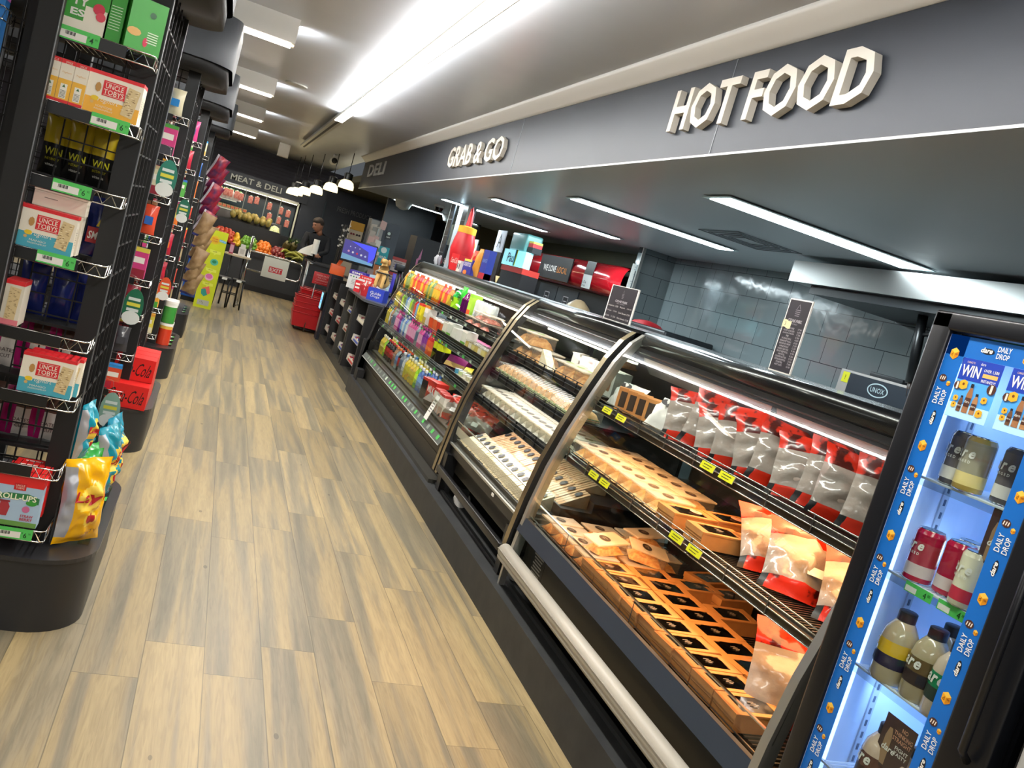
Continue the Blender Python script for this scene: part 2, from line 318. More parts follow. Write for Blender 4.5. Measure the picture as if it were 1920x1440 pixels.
# ceiling lamps
t=thing('linear_ceiling_light','long bright linear ceiling light running down the aisle','light',(.82,4.6,2.58))
MB().box((-.04,-4.6,-.005),(.04,4.65,.012),'lamp_warm').obj('diffuser',t); b=MB().box((-.05,-4.6,.0),(.05,9.2,.03),'alu'); b.box((-.012,4.65,-.006),(.012,9.2,.0),'dark'); b.obj('track',t)
for y in (-3,0,3,6,9): MB().tube([(0,y,.03),(0,y,.08)],.004,'steel').obj('hanger',t)
mb=thing('batten_light','','light'); MB().box((-.62,-.035,-.06),(.62,.035,-.045),'lamp_warm').obj('diffuser',mb); MB().box((-.64,-.09,-.045),(.64,.09,.10),'white').obj('housing',mb); S=Stamp(mb)
for i,y in enumerate(BL): S((-.5,y,2.56),0,'white ceiling batten light above the shelving, %s from the camera'%ORD[i],'batten lights over the shelving rows')
kl=thing('recessed_light','','light')
b=MB().box((-.68,-.13,-.004),(.68,.13,0),'#cfe3e6'); b.obj('trim_frame',kl)
MB().box((-.65,-.10,-.007),(.65,.10,-.004),'lamp_cool').obj('diffuser',kl); S=Stamp(kl)
for i,y in enumerate(KL): S((2.88,y,2.192),0,'recessed cool white kitchen ceiling light, %s from the camera'%ORD[i],'kitchen ceiling lights')
# ---------------------------------------------------------------- display cases
PROF = [(1.515,.25),(1.528,.40),(1.545,.56),(1.575,.74),(1.62,.915),(1.69,1.134),(1.745,1.285),(1.80,1.385),(1.85,1.435)]
def prof_at(z):
    for (x0,z0),(x1,z1) in zip(PROF,PROF[1:]):
        if z<=z1: return x0+(x1-x0)*(z-z0)/(z1-z0)
    return PROF[-1][0]
def side_frame(y, w, m, m2, z0=.25):
    b=MB(); pts=[p for p in PROF if p[1]>=z0]; dx=.045
    for (x0,a),(x1,c) in zip(pts,pts[1:]):
        b.add([(x0,y,a),(x0,y+w,a),(x1,y+w,c),(x1,y,c),(x0+dx,y,a),(x0+dx,y+w,a),(x1+dx,y+w,c),(x1+dx,y,c)],[(0,1,2,3)],m)
        b.add([(x0,y,a),(x0,y+w,a),(x1,y+w,c),(x1,y,c),(x0+dx,y,a),(x0+dx,y+w,a),(x1+dx,y+w,c),(x1+dx,y,c)],[(0,4,7,3),(1,2,6,5),(4,5,6,7)],m2)
    return b
def end_panel(y, w, m):
    pts=PROF+[(2.42,1.435),(2.42,.25)]; b=MB(); n=len(pts)
    b.add([(x+.012 if i<len(PROF) else x,y,z) for i,(x,z) in enumerate(pts)]+[(x+.012 if i<len(PROF) else x,y+w,z) for i,(x,z) in enumerate(pts)],[tuple(range(n)),tuple(range(n,2*n))[::-1]]+[(i,i+n,(i+1)%n+n,(i+1)%n) for i in range(n)],m); return b
def front_glass(y0,y1,z0):
    b=MB(); pts=[p for p in PROF if p[1]>=z0]
    if pts[0][1]>z0: pts=[(prof_at(z0),z0)]+pts
    b.add([(x+.004,y0,z) for x,z in pts]+[(x+.004,y1,z) for x,z in pts],[(i,i+1,i+1+len(pts),i+len(pts)) for i in range(len(pts)-1)],'glass',None,True); return b
def top_rail(y0,y1,m='black_gloss'):
    b=MB(); n=10
    for k,(r,cx,cz,mm) in enumerate(((.042,1.885,1.408,m),)): b.tube([(cx,y0,cz),(cx,y1,cz)],r,mm,20)
    b.box((1.885,y0,1.43),(2.40,y1,1.45),m); b.box((1.846,y0,1.352),(1.853,y1,1.357),'chrome'); b.box((1.85,y0,1.34),(1.93,y1,1.375),'black'); return b
def shelf(case, y0, y1, xf, z, rail, grille=False, slat=True, xb=2.3):
    s=MB()
    if slat:
        s.box((xf+.02,y0,z-.022),(xb,y1,z-.016),'steel_dark')
        y=y0+.01
        while y<y1-.01: s.box((xf+.03,y,z-.008),(xb,y+.004,z-.002),'steel'); y+=.018
        for x in (xf+.03,(xf+xb)/2,xb-.01): s.box((x,y0,z-.016),(x+.008,y1,z-.008),'steel')
    else: s.box((xf+.012,y0,z-.012),(xb,y1,z),'dark')
    o=s.obj('shelf',case); r=MB(); r.box((xf,y0,z-.035),(xf+.012,y1,z-.012),rail)
    for zz in (-.035,-.012,.006,.022): r.tube([(xf-.003,y0,z+zz),(xf-.003,y1,z+zz)],.0022,'chrome' if rail=='steel_dark' else rail,6)
    for y in [y0+.02+i*(y1-y0-.04)/8 for i in range(9)]: r.box((xf-.005,y,z-.036),(xf+.002,y+.004,z+.022),'steel' if rail=='steel_dark' else rail)
    if grille:
        y=y0
        while y<y1: r.box((xf-.004,y,z+.0),(xf-.002,y+.004,z+.04),'black'); y+=.0115
        r.box((xf-.005,y0,z+.038),(xf-.001,y1,z+.043),'black')
    r.obj('rail',o); return o
def price(par, y, xf, z, m='tagy', w=.085, h=.026, tilt=.25):
    T=frame((xf-.011,y,z),(0,-1,0),(-tilt*0+.25,0,1)); b=MB(); b.add([(-w/2,-h/2,-.002),(w/2,-h/2,-.002),(w/2,h/2,-.002),(-w/2,h/2,-.002)],[(3,2,1,0)],'white',T); b.quad(T,w,h,m,e=0)
    for k in range(2):
        b.quad(T,w*(.62-.1*k),h*.1,'#4a4a20',-w*.05*k,h*(.18-.36*k),.0006)
    return b.obj('price_tag',par)
# ---- hot food case (nearest)
HY0,HY1=1.63,3.50
hc=thing('hot_food_case','long heated display case with curved glass, white bumper rail and orange light','display case',(2.0,2.56,.18))
def child(b,name,par):     # geometry given in world coordinates
    o=b.obj(name,par); o.matrix_parent_inverse=Matrix.Translation(-Vector(par.location)); return o
b=MB(); b.add([(1.585,y,z) if 0 else (x,y,z) for y in (HY0,HY1) for x,z in ((1.60,.18),(1.60,.40),(1.53,.425),(1.548,.492),(1.56,.496),(1.58,.47),(2.40,.47),(2.40,.18))],
 [tuple(range(8)),tuple(range(8,16))[::-1]]+[(i,(i+1)%8,(i+1)%8+8,i+8) for i in range(8)],'black'); b.f=[f if len(f)==8 else f for f in b.f]
child(b,'body',hc)
child(MB().add([(1.526,HY0,.424),(1.544,HY0,.494),(1.544,HY1,.494),(1.526,HY1,.424)],[(0,3,2,1)],'#2b3440'),'front_lip',hc)
child(MB().box((1.597,HY0+.02,.19),(1.6,HY1-.02,.395),'#2c2a22'),'kick_panel',hc)
b=MB(); b.box((1.596,3.25,.26),(1.5985,3.40,.385),'black'); T=aisle(1.5955,3.325,.322)
for k in range(8): b.quad(T,.11-(k*37%5)*.008,.006,'#a8a8a2',0,.048-k*.0135,.0005)
child(b,'notice_plate',hc)
b=MB(); b.tube([(1.50,HY0,.315),(1.50,HY1,.315)],.034,'#b4afa2',16); b.box((1.462,HY0,.322),(1.468,HY1,.326),'#8e8a80'); b.tube([(1.49,HY0,.29),(1.49,HY1,.29)],.02,'#b4afa2',8); child(b,'bumper_rail',hc)
for y in (HY0+.05,HY1-.02): child(MB().box((1.50,y-.02,.12),(1.53,y,.27),'alu'),'leg',hc)
child(side_frame(HY1-.03,.03,'alu','alu'),'side_frame',hc); child(side_frame(HY0,.03,'alu','alu'),'side_frame',hc)
child(end_panel(HY0,.012,'glass'),'end_glass',hc); child(end_panel(HY1-.05,.012,'glass'),'end_glass',hc)
child(front_glass(HY0+.03,HY1-.03,.60),'front_glass',hc)
b=MB(); b.box((1.572,HY0+.03,.478),(1.578,HY1-.03,.572),'acrylic')
for y in (2.45,3.07): b.box((1.570,y,.478),(1.5715,y+.003,.572),'dark')
b.box((1.566,HY0+.03,.500),(1.571,HY1-.03,.503),'chrome'); b.box((1.57,HY0+.03,.57),(1.58,HY1-.03,.574),'chrome'); child(b,'acrylic_riser',hc)
child(top_rail(HY0,HY1),'top_rail',hc)
b=MB(); b.box((1.93,HY0+.03,1.305),(2.38,HY1-.03,1.385),'steel_dark'); b.add([(1.862,HY0+.03,1.378),(1.885,HY0+.03,1.318),(1.885,HY1-.03,1.318),(1.862,HY1-.03,1.378)],[(0,1,2,3)],'#f6efe0')  # cream band paints the cornice's reflection in the curved glass
b.add([(1.885,HY0+.03,1.318),(1.93,HY0+.03,1.27),(1.93,HY1-.03,1.27),(1.885,HY1-.03,1.318)],[(0,1,2,3)],'#5a5a58'); b.box((1.86,2.45,1.318),(1.89,2.453,1.37),'dark'); child(b,'canopy',hc)  # grey band and seam paint the fascia's reflection onto the canopy
b=MB(); b.box((2.30,HY0+.03,.47),(2.32,HY1-.03,1.385),'steel_dark')
for y in (2.25,2.88): b.box((2.296,y,.47),(2.3,y+.004,1.36),'#2a2622')
child(b,'back_panel',hc)
b=MB(); y=HY0+.05
while y<HY1-.05: b.box((1.62,y,.476),(2.29,y+.005,.482),'steel'); y+=.02
b.box((1.60,HY0+.03,.470),(2.29,HY1-.03,.475),'steel_dark'); child(b,'deck_grille',hc)
for z,xf,tg in ((1.09,1.70,(3.30,3.16,2.46,2.34)),(.835,1.64,(3.13,3.02,2.42,2.30))):
    o=shelf(hc,HY0+.03,HY1-.04,xf,z,'steel_dark'); o.matrix_parent_inverse=Matrix.Translation(-Vector(hc.location))
    for y in tg: price(o,y,xf,z-.008)
# ---- chilled food case (middle)
CY0,CY1=3.56,4.94
cc=thing('chilled_food_case','chilled display case with curved brass-edged glass between the drinks case and the hot case','display case',(2.0,4.22,.12))
b=MB(); b.box((1.60,CY0,.30),(2.40,CY1,.47),'#2c2a22'); b.box((1.56,CY0,.40),(1.60,CY1,.47),'black'); b.box((1.545,CY0+.05,.455),(1.60,CY1-.05,.466),'alu'); child(b,'body',cc)
b=MB(); b.box((1.50,CY0+.03,.275),(1.53,CY1-.06,.315),'black',None,.006); b.box((1.53,CY0+.02,.16),(1.56,CY0+.08,.40),'black'); b.box((1.53,CY1-.12,.12),(1.60,CY1-.05,.40),'black'); child(b,'lower_rail',cc)
child(MB().box((1.545,3.95,.43),(1.549,3.98,.445),'white'),'latch',cc)
for y in (CY0+.1,CY1-.22):
    b=MB(); b.lathe([(.02,-.014),(.05,-.014,'white'),(.05,.014,'white'),(.02,.014)],'white',18,Matrix.Translation((1.66,y,.17))@Matrix.Rotation(pi/2,4,'X')); b.box((1.63,y-.02,.17),(1.69,y+.02,.24),'steel'); child(b,'caster',cc)
child(side_frame(CY1-.045,.045,'brass','matte'),'side_frame',cc); child(side_frame(CY0,.045,'brass','matte'),'side_frame',cc)
child(end_panel(CY0,.012,'glass'),'end_glass',cc); child(end_panel(CY1-.02,.012,'glass'),'end_glass',cc)
child(front_glass(CY0+.045,CY1-.045,.62),'front_glass',cc)
b=MB(); b.box((1.557,CY0+.045,.47),(1.561,CY1-.045,.60),'acrylic'); b.box((1.555,CY0+.045,.60),(1.563,CY1-.045,.605),'chrome')
y=CY0+.06
while y<CY1-.06: b.box((1.563,y,.52),(1.565,y+.004,.57),'alu'); y+=.012
child(b,'acrylic_riser',cc)
child(top_rail(CY0,CY1),'top_rail',cc)
b=MB(); b.box((1.90,CY0+.03,1.30),(2.38,CY1-.03,1.385),'matte'); child(b,'canopy',cc)
child(MB().box((1.93,CY0+.1,1.285),(1.96,CY1-.1,1.299),'lamp_case'),'lamp',cc)
b=MB(); b.box((2.30,CY0+.03,.47),(2.32,CY1-.03,1.385),'black'); child(b,'back_panel',cc)
child(MB().box((1.585,CY0+.03,.470),(1.755,CY1-.03,.487),'dark').box((1.755,CY0+.03,.470),(1.92,CY1-.03,.537),'dark').box((1.92,CY0+.03,.470),(2.29,CY1-.03,.587),'dark'),'deck',cc)
for z,xf in ((1.10,1.74),(.955,1.67),(.79,1.615)):
    o=shelf(cc,CY0+.05,CY1-.05,xf,z,'black',slat=False); o.matrix_parent_inverse=Matrix.Translation(-Vector(cc.location))
# ---- drinks case (far)
DY0,DY1=4.97,8.40
dc=thing('drinks_case','long chilled drinks case with black wire shelf fences, farthest of the three cases','display case',(2.0,6.7,.02))
b=MB(); b.box((1.58,DY0,.19),(2.40,DY1-.04,.46),'#2f2d26'); b.box((1.575,DY0,.30),(1.58,DY1-.04,.304),'#4a483e'); b.box((1.50,DY0,.02),(2.4,DY1-.05,.19),'#33322c'); b.box((1.54,DY0,.40),(1.58,DY1-.06,.46),'black'); child(b,'body',dc)
b=MB(); b.add([(1.515,DY0+.05,.40),(1.545,DY0+.05,.455),(1.545,DY1-.08,.455),(1.515,DY1-.08,.40)],[(0,1,2,3)],'#5a5f5c'); b.box((1.51,DY0+.05,.397),(1.514,DY1-.08,.401),'#c9ccc8'); b.box((1.541,DY0+.05,.455),(1.546,DY1-.08,.459),'#c9ccc8'); o=child(b,'price_rail',dc)
y=DY0+.15; rr=random.Random(3)
while y<DY1-.2:
    T=frame((1.5285,y,.427),(0,-1,0),(.48,0,1)); q=MB(); q.quad(T,.05,.03,rr.choice(['tag','tag','#cfe0cc','#8f9a90']),e=.001); q.obj('price_tag',o); y+=rr.uniform(.08,.2)
child(side_frame(DY0,.045,'brass','matte'),'side_frame',dc); child(side_frame(DY1-.03,.03,'brass','matte',.56),'side_frame',dc)
child(end_panel(DY0,.01,'glass'),'end_glass',dc)
b=MB(); b.box((1.50,DY1-.03,.02),(1.56,DY1+.02,.56),'matte'); pp=[p for p in PROF if p[1]<1.0]
for (x0,a),(x1,c_) in zip(pp,pp[1:]): b.add([(x0-.01,DY1-.03,a),(x0+.06,DY1-.03,a),(x1+.06,DY1-.03,c_),(x1-.01,DY1-.03,c_),(x0-.01,DY1+.02,a),(x0+.06,DY1+.02,a),(x1+.06,DY1+.02,c_),(x1-.01,DY1+.02,c_)],[(0,1,2,3),(7,6,5,4),(0,3,7,4),(1,5,6,2)],'matte')
b.box((1.49,DY1-.18,.16),(1.56,DY1-.02,.27),'matte'); child(b,'end_post',dc)
child(front_glass(DY0+.045,DY1-.03,.56),'front_glass',dc)
child(MB().box((1.556,DY0+.045,.46),(1.56,DY1-.04,.60),'acrylic'),'acrylic_riser',dc)
child(top_rail(DY0,DY1,'#1e2322'),'top_rail',dc)
child(MB().box((1.90,DY0+.03,1.34),(2.38,DY1-.03,1.385),'dark'),'canopy',dc)
b=MB(); b.tube([(1.80,DY0+.1,1.335),(1.80,DY1-.1,1.335)],.006,'lamp_case',6); child(b,'lamp',dc)
child(MB().box((2.30,DY0+.03,.47),(2.32,DY1-.03,1.385),'#3a3d3c'),'back_panel',dc)
child(MB().box((1.60,DY0+.03,.470),(2.29,DY1-.03,.478),'#4a4d4a'),'deck',dc)
for z,xf,gr in ((1.145,1.69,1),(.955,1.65,1),(.775,1.595,0)):
    o=shelf(dc,DY0+.05,DY1-.04,xf,z,'#4c524e',grille=False,slat=False); o.matrix_parent_inverse=Matrix.Translation(-Vector(dc.location))
    g=MB(); y=DY0+.06; ye=(6.6,6.3,5.6)[(1.145,.955,.775).index(z)]
    while y<ye: g.box((xf-.004,y,z),(xf-.001,y+.0045,z+.045),'black'); y+=.0125
    g.box((xf-.005,DY0+.06,z+.043),(xf,ye,z+.048),'black'); g.obj('wire_fence',o)
    y=DY0+.3
    while y<DY1-.1:
        T=aisle(xf-.001,y,z-.022); q=MB(); q.quad(T,.055,.022,rr.choice(['tag','#c8d4c8','#9fb5a2']),e=.003); q.obj('price_tag',o); y+=rr.uniform(.12,.35)
# ---------------------------------------------------------------- product builders (base at z=0, front faces -Y, width along X)
def nz(x,y,z,s=1.0): return noise.noise(Vector((x*s,y*s,z*s)))
def pillow(w,h,d,m,nu=10,nv=14,seed=0,crimp=.05,wr=.12,waist=0,back=None):
    """a filled film bag standing up: w wide, h tall, d thick, crimped at top and bottom"""
    b=MB(); b.surf=lambda x,z:-.0018+fnF(x,z)
    def fnF(x,z):
        v=z/h; prof=(sin(pi*min(1,max(0,(v-crimp*.5)/(1-crimp))))**.55 if crimp*.5<v<1-crimp*.5 else 0); u=x/(w*(1-.10*prof)*(1-waist*sin(pi*v)))+.5; u=min(.99,max(.01,u))
        return -(sin(pi*u)**.6*prof*d/2*(1+wr*1.6*nz(u*5,v*7,seed-5)))
    for sgn in (-1,1):
        def fn(u,v,sgn=sgn):
            e=max(0,min(1,(v-.0)/1)); prof=(sin(pi*min(1,max(0,(v-crimp*.5)/(1-crimp))))**.55 if crimp*.5<v<1-crimp*.5 else 0)
            t=(sin(pi*u)**.6 if 0<u<1 else 0)*prof
            ww=w*(1-.10*prof)*(1-waist*sin(pi*v)); x=(u-.5)*ww+nz(u*3,v*3,seed+3)*.02*w
            y=sgn*(t*d/2*(1+wr*1.6*nz(u*5,v*7,seed+sgn*5)))+ (nz(v*4,u*2,seed+9)*.05*d if prof==0 else 0)
            return (x,y,v*h+nz(u*4,v*2,seed)*.015*h)
        mm=m if sgn<0 else (back or m)
        if sgn<0: b.sheet(fn,nu,nv,mm)
        else: b.sheet(lambda u,v:fn(1-u,v),nu,nv,(lambda u,v:mm(1-u,v)) if callable(mm) else mm)
    return b
def wrap_text(b,st,h,m,x,z,w=None,bold=0,shear=0,e=.004):
    v,f,tw,th=glyphs(st,bold); k=h/th; kx=k*.92 if w is None else w/tw; P=[(x+p[0]*kx+shear*p[1]*k, z+p[1]*k) for p in v]
    b.add([(px,b.surf(px,pz)-.0012-e,pz) for px,pz in P],f,m)
def carton(w,d,h,base,lid=None,lidh=.1,band=None,bandh=.35,side=None):
    b=MB(); b.box((-w/2,-d/2,0),(w/2,d/2,h),base)
    T=front(0,-d/2,0); Ts=frame((w/2,0,0),(0,1,0),(0,0,1)); Tl=frame((-w/2,0,0),(0,-1,0),(0,0,1))
    if lid:
        for TT,ww in ((T,w),(Ts,d),(Tl,d)): b.quad(TT,ww,h*lidh,lid,0,h*(1-lidh/2))
        b.quad(frame((0,0,h),(1,0,0),(0,1,0)),w,d,lid)
    if band:
        b.quad(T,w,h*bandh,band,0,h*bandh/2,.0003)
        if side!=0: b.quad(Ts,d,h*bandh,side or base,0,h*bandh/2,.0003)
    return b,T
def tobys(col,txt2,w=.148,d=.045,h=.122,fruit='#e8c62a'):
    b,T=carton(w,d,h,'cream','#d8232a',.085,col,.36,0)
    b.quad(T,w*.42,h*.36,'#d4202a',-w*.01,h*.64,.0008); b.quad(T,w*.36,h*.008,'cream',-w*.01,h*.785,.0012); b.quad(T,w*.36,h*.008,'cream',-w*.01,h*.49,.0012)
    b.text('UNCLE',T,h*.115,'cream',-w*.01,h*.705,w*.33,.01,e=.0014); b.text('TOBYS',T,h*.115,'cream',-w*.01,h*.565,w*.37,.01,e=.0014)
    b.text('Yoghurt',T,h*.15,'cream',-w*.09,h*.34,w*.4,0,.35,e=.0014); b.text(txt2,T,h*.05,'cream',-w*.13,h*.19,w*.3,e=.0014); b.text('PASSIONFRUIT',T,h*.04,'cream',-w*.13,h*.12,w*.34,e=.0014)
    b.disc(T,.011,fruit,-w*.32,h*.35,12,.0012,.007); b.disc(T,.008,'#b98a4a',-w*.30,h*.62,8,.0012,.014); b.disc(T,.005,'#d9b06a',-w*.36,h*.25,8,.0012)
    x0=w*.30; b.poly([(x0-.019,h*.14),(x0+.014,h*.10),(x0+.024,h*.78),(x0-.008,h*.82)],'#d6bf8e',T,0,.0016)
    r=random.Random(5)
    for k in range(34):
        yy=h*(.15+.62*k/34); xx=x0-.002+r.uniform(-.013,.015)+(yy/h-.45)*.012; b.poly([(xx-.005,yy),(xx+.005,yy-.0006),(xx+.003,yy+.0016)],'#7a5630' if k%3 else '#efe2c0',T,0,.0020)
    Ts=frame((w/2,0,0),(0,1,0),(0,0,1)); b.quad(Ts,d*.5,h*.5,'#ded3b8',0,h*.45); 
    for k in range(6): b.quad(Ts,d*.4,h*.015,'#7b7466',0,h*(.3+.06*k),.0008)
    return b
def tobys_end(col='#eeb53c',w=.045,d=.148,h=.122):
    b,T=carton(w,d,h,'cream','#d8232a',.10,col,.55,0); b.quad(T,w,h*.07,'#d8232a',0,h*.035,.0006)
    b.text('UNCLE',T,h*.045,'cream',w*.05,h*.94,w*.5,e=.001); b.text('TOBYS',T,h*.045,'cream',w*.05,h*.885,w*.5,e=.001)
    b.quad(T,w*.5,h*.34,'#f2efe2',0,h*.27,.0008); b.poly([(-w*.12,h*.36),(w*.12,h*.36),(0,h*.43)],'#3a6a3a',T,0,.0012)
    for k in range(6): b.quad(T,w*.4,h*.012,'#6a6a60',0,h*(.13+.03*k),.0012)
    b.text('Yoghurt',T,h*.05,'#d9a24a',0,h*.7,w*.7,shear=.3,e=.001); return b
def bottle(h,r,body,label,cap,neck=.34,lab=(.22,.62),clear=False,txt=None,tc='white'):
    o=MB().lathe([(0,0),(r*.9,0),(r,h*.03),(r,h*.62),(r*.97,h*.66),(r*.55,h*.80),(r*neck,h*.86),(r*neck,h*.9),(0,h*.9)],body,16).obj('bottle')
    l=MB().lathe([(r*1.012,h*lab[0]),(r*1.012,h*lab[1])],label,16)
    if txt:
        n=len(txt); T0=0
        for i,ch in enumerate(txt):
            a=-pi/2+(i-(n-1)/2)*.36; T=frame((r*1.02*cos(a),r*1.02*sin(a),h*(lab[0]+lab[1])/2),(-sin(a),cos(a),0),(0,0,1)); l.text(ch,T,h*.12,tc,bold=.02,e=.0008)
    l.obj('label',o)
    MB().lathe([(r*neck*1.25,h*.885),(r*neck*1.25,h*.985),(r*neck*1.1,h),(0,h)],cap,12).obj('cap',o); return o
def can(h,r,body,band,top='chrome',txt=None,tc='white',extra=None):
    o=MB().lathe([(r*.8,0,'chrome'),(r*.97,h*.03,body),(r,h*.05),(r,h*.92),(r*.86,h*.985,'chrome'),(r*.86,h),(r*.8,h*.985),(0,h*.98)],'chrome',18).obj('can')
    l=MB().lathe([(r*1.006,h*.12),(r*1.006,h*.34)],band,18)
    if extra: l.lathe([(r*1.004,h*.34),(r*1.004,h*.9)],extra,18)
    if txt:
        for i,ch in enumerate(txt):
            a=-pi/2-.25+(i-(len(txt)-1)/2)*.52; T=frame((r*1.02*cos(a),r*1.02*sin(a),h*.66),(-sin(a),cos(a),0),(0,0,1)); l.text(ch,T,h*.17 if ch in 'dl' else h*.13,tc,bold=.03,shear=.2,e=.001)
        for i,ch in enumerate('CHARGED'):
            a=-pi/2-.2+(i-3)*.22; T=frame((r*1.02*cos(a),r*1.02*sin(a),h*.53),(-sin(a),cos(a),0),(0,0,1)); l.text(ch,T,h*.05,tc,bold=.02,e=.001)
    l.obj('label',o); return o
def lump(w,d,h,m,seed,n=8,z0=0):
    return MB().sheet(lambda u,v:((u-.5)*w,(v-.5)*d,z0+h*(sin(pi*u)**.4*sin(pi*v)**.4 if 0<u<1 and 0<v<1 else 0)*(1+.45*nz(u*6,v*6,seed))),n,n,m)
# ---------------------------------------------------------------- hot case goods
def kraft_box(open_win=False,label=None):
    w,d,h=.118,.178,.056
    o=MB().box((-w/2,-d/2,0),(w/2,d/2,h-.006),'kraft').box((-w/2+.001,-d/2-.0015,h*.45),(w/2-.001,-d/2,h*.48),'#8a5a2a').obj('lunch_box')
    b=MB(); z0,z1=h-.006,h; a=w/2+.002; c=d/2+.002; i=.018; j=.030
    for q in (((-a,-c,z0),(a,-c+j,z1)),((-a,c-j,z0),(a,c,z1)),((-a,-c+j,z0),(-a+i,c-j,z1)),((a-i,-c+j,z0),(a,c-j,z1))): b.box(*q,'kraft')
    b.box((-a,-c-.001,z0-.014),(a,-c,z1),'kraft'); b.obj('lid',o)
    lump(w-.03,d-.05,.006,'fried' if open_win else '#2a1a10',3,8,h-.010).obj('food',o)
    f=MB().sheet(lambda u,v:((u-.5)*(w-.03),(v-.5)*(d-.055),h-.001+.003*nz(u*4,v*5,2)),6,8,'film_dark'); T=frame((0,0,h),(1,0,0),(0,1,0))
    f.obj('window',o)
    s=MB()
    if label: s.disc(T,.026,'#e8a890',0,.03,18,.004,.022); s.text(label,T,.008,'#5a3020',0,.03,.036,e=.005)
    else:
        for k in range(4): s.box((-.014+k*.008,-.010+(k%2)*.006,h+.001),(-.011+k*.008,.010+(k%3)*.004,h+.0015),'#9c8a78')
    s.obj('sticker',o); return o
glassy('film_dark','#4a3a30',.45,.12)
def tub(food,sticker='#2e2018',w=.112,d=.165,h=.058,lidm='lidfilm',stick=True):
    b=MB(); b.box((-w/2+.004,-d/2+.004,0),(w/2-.004,d/2-.004,h-.008),'clear',None,.006); o=b.obj('food_tub')
    lump(w-.018,d-.02,h-.026,food,w*7+h,10,.003).obj('food',o)
    MB().box((-w/2,-d/2,h-.008),(w/2,d/2,h),lidm,None,.003).obj('lid',o)
    if stick:
        T=frame((0,-.01,h+.001),(1,0,0),(0,1,0)); b=MB().disc(T,.030,sticker,0,0,18,.001,.021); b.text('CEDAR',T,.007,'#b9a58a',0,.004,e=.002); b.text('PARK',T,.006,'#b9a58a',0,-.006,e=.002); b.obj('sticker',o)
    return o
kb=Stamp(kraft_box()); HG='hot food boxes on the deck of the hot case'
cols=[(1.675,'front'),(1.865,'middle'),(2.055,'back')]
for c,(x,nm) in enumerate(cols):
    ys=[2.86-i*.1235 for i in range(9 if c<2 else 8)]
    if c==2: ys=[2.80-i*.1235 for i in range(8)]
    for i,y in enumerate(ys):
        if c==2 and i in (1,3,4): continue
        if c==1 and i==8: continue
        kb((x+rnd.uniform(-.004,.004),y+rnd.uniform(-.003,.003),.484),(rnd.uniform(-.03,.03),rnd.uniform(-.03,.03),RT+rnd.uniform(-.05,.05)),'kraft lunch box with dark window, hot deck, %s row, %s from left'%(nm,ORD[i]),HG)
for k,(x,y,rz) in enumerate(((2.19,2.93,.3),(2.18,2.76,.15))): kb((x,y,.484),RT+rz,'kraft lunch box standing behind the others at the back of the hot deck, %s'%('left one' if k==0 else 'right one'),HG)
MATS['tubwarm']=MATS['#e0a05a'] if '#e0a05a' in MATS else mat('tubwarm','#ffd080',.6,noise_='#e09048',scale=60)
tb=Stamp(tub('tubwarm')); 
for c,x in enumerate((1.675,1.865,2.05)):
    for i in range(4 if c<2 else 3):
        y=3.37-i*.128-(.02 if c==1 else 0); z=.484+(.058 if (c==0 and i>2) else 0)*0
        tb((x,y,z),(0,0,RT+rnd.uniform(-.08,.08)),'clear tub of hot food on the hot deck, %s row, %s from the left'%(('front','middle','back')[c],ORD[i]),'clear tubs on the hot deck')
tb((1.72,3.02,.545),(.12,.05,RT+.25),'clear tub of hot food lying tilted on top of the others'); tb((1.89,2.98,.549),(-.1,.12,RT-.3),'clear tub with dark oval sticker resting on the middle tubs'); tb((2.0,3.2,.549),(.1,0,RT+.2),'clear tub stacked at the back of the hot deck')
G='clear pasta tubs on the middle hot shelf'; mat('pasta','#ffe0a0',.6,noise_='#f0b868',scale=50); tp=Stamp(tub('pasta',h=.062))
for c,x in enumerate((1.735,1.905)):
    for i in range(7):
        if c==1 and i==6: continue
        tp((x,3.40-i*.118,.838),RT+rnd.uniform(-.05,.05),'clear pasta tub with oval sticker, middle hot shelf, %s row, %s from left'%(('front','back')[c],ORD[i]),G)
kl_=Stamp(kraft_box(True,'CURRY'))
kl_((1.73,2.545,.838),RT,'open-window kraft box with round pink price sticker, front one on the middle shelf'); kl_((1.92,2.56,.838),RT+.05,'open-window kraft box with round pink price sticker, back one on the middle shelf')
kw=Stamp(kraft_box(True))
for i,(x,y) in enumerate(((1.74,2.36),(1.90,2.33),(2.08,2.34))): kw((x,y,.838),RT+rnd.uniform(-.06,.06),'kraft box with clear window beside the red bags, %s from the glass'%ORD[i],'kraft window boxes right of the stickered pair')
def chicken_bag(w=.20,h=.235,d=.07,seed=1,head=.26):
    def m(u,v):
        if v>1-head: return 'flame'
        if v<.14: return 'flame' if .1<u<.9 else 'black'
        return 'bagfilm'
    b=pillow(w,h,d,m,12,18,seed,.10,.5); b.f
    o=b.obj('chicken_bag')
    pillow(w*.7,h*.5,d*.6,'meatgrey',8,8,seed+4,.1,.6).obj('contents',o,(0,0,h*.12))
    T=front(0,-d*.5-.004,h*.30); MB().quad(T,.05,.03,'paper',.02,0).obj('label',o)
    return o
mat('bagfilm','#a39c95',.15,coat=.6,bump=.9,scale=18,noise_='#9d8f86'); mat('meatgrey','#a8968a',.5)
cb1=Stamp(chicken_bag(seed=1,w=.24,h=.225)); cb2=Stamp(chicken_bag(seed=8,w=.25,h=.215)); G='red flame-printed chicken bags on the top hot shelf'
for i in range(10):
    y=2.80-i*.112; (cb1 if i%2 else cb2)((1.83+rnd.uniform(-.02,.02)-(.02 if i>7 else 0),y,1.092),(-.34+rnd.uniform(-.14,.1),rnd.uniform(-.16,.16),-.42+rnd.uniform(-.3,.2)),'clear chicken bag with red flame-print header, top hot shelf, %s from left'%ORD[i],G)
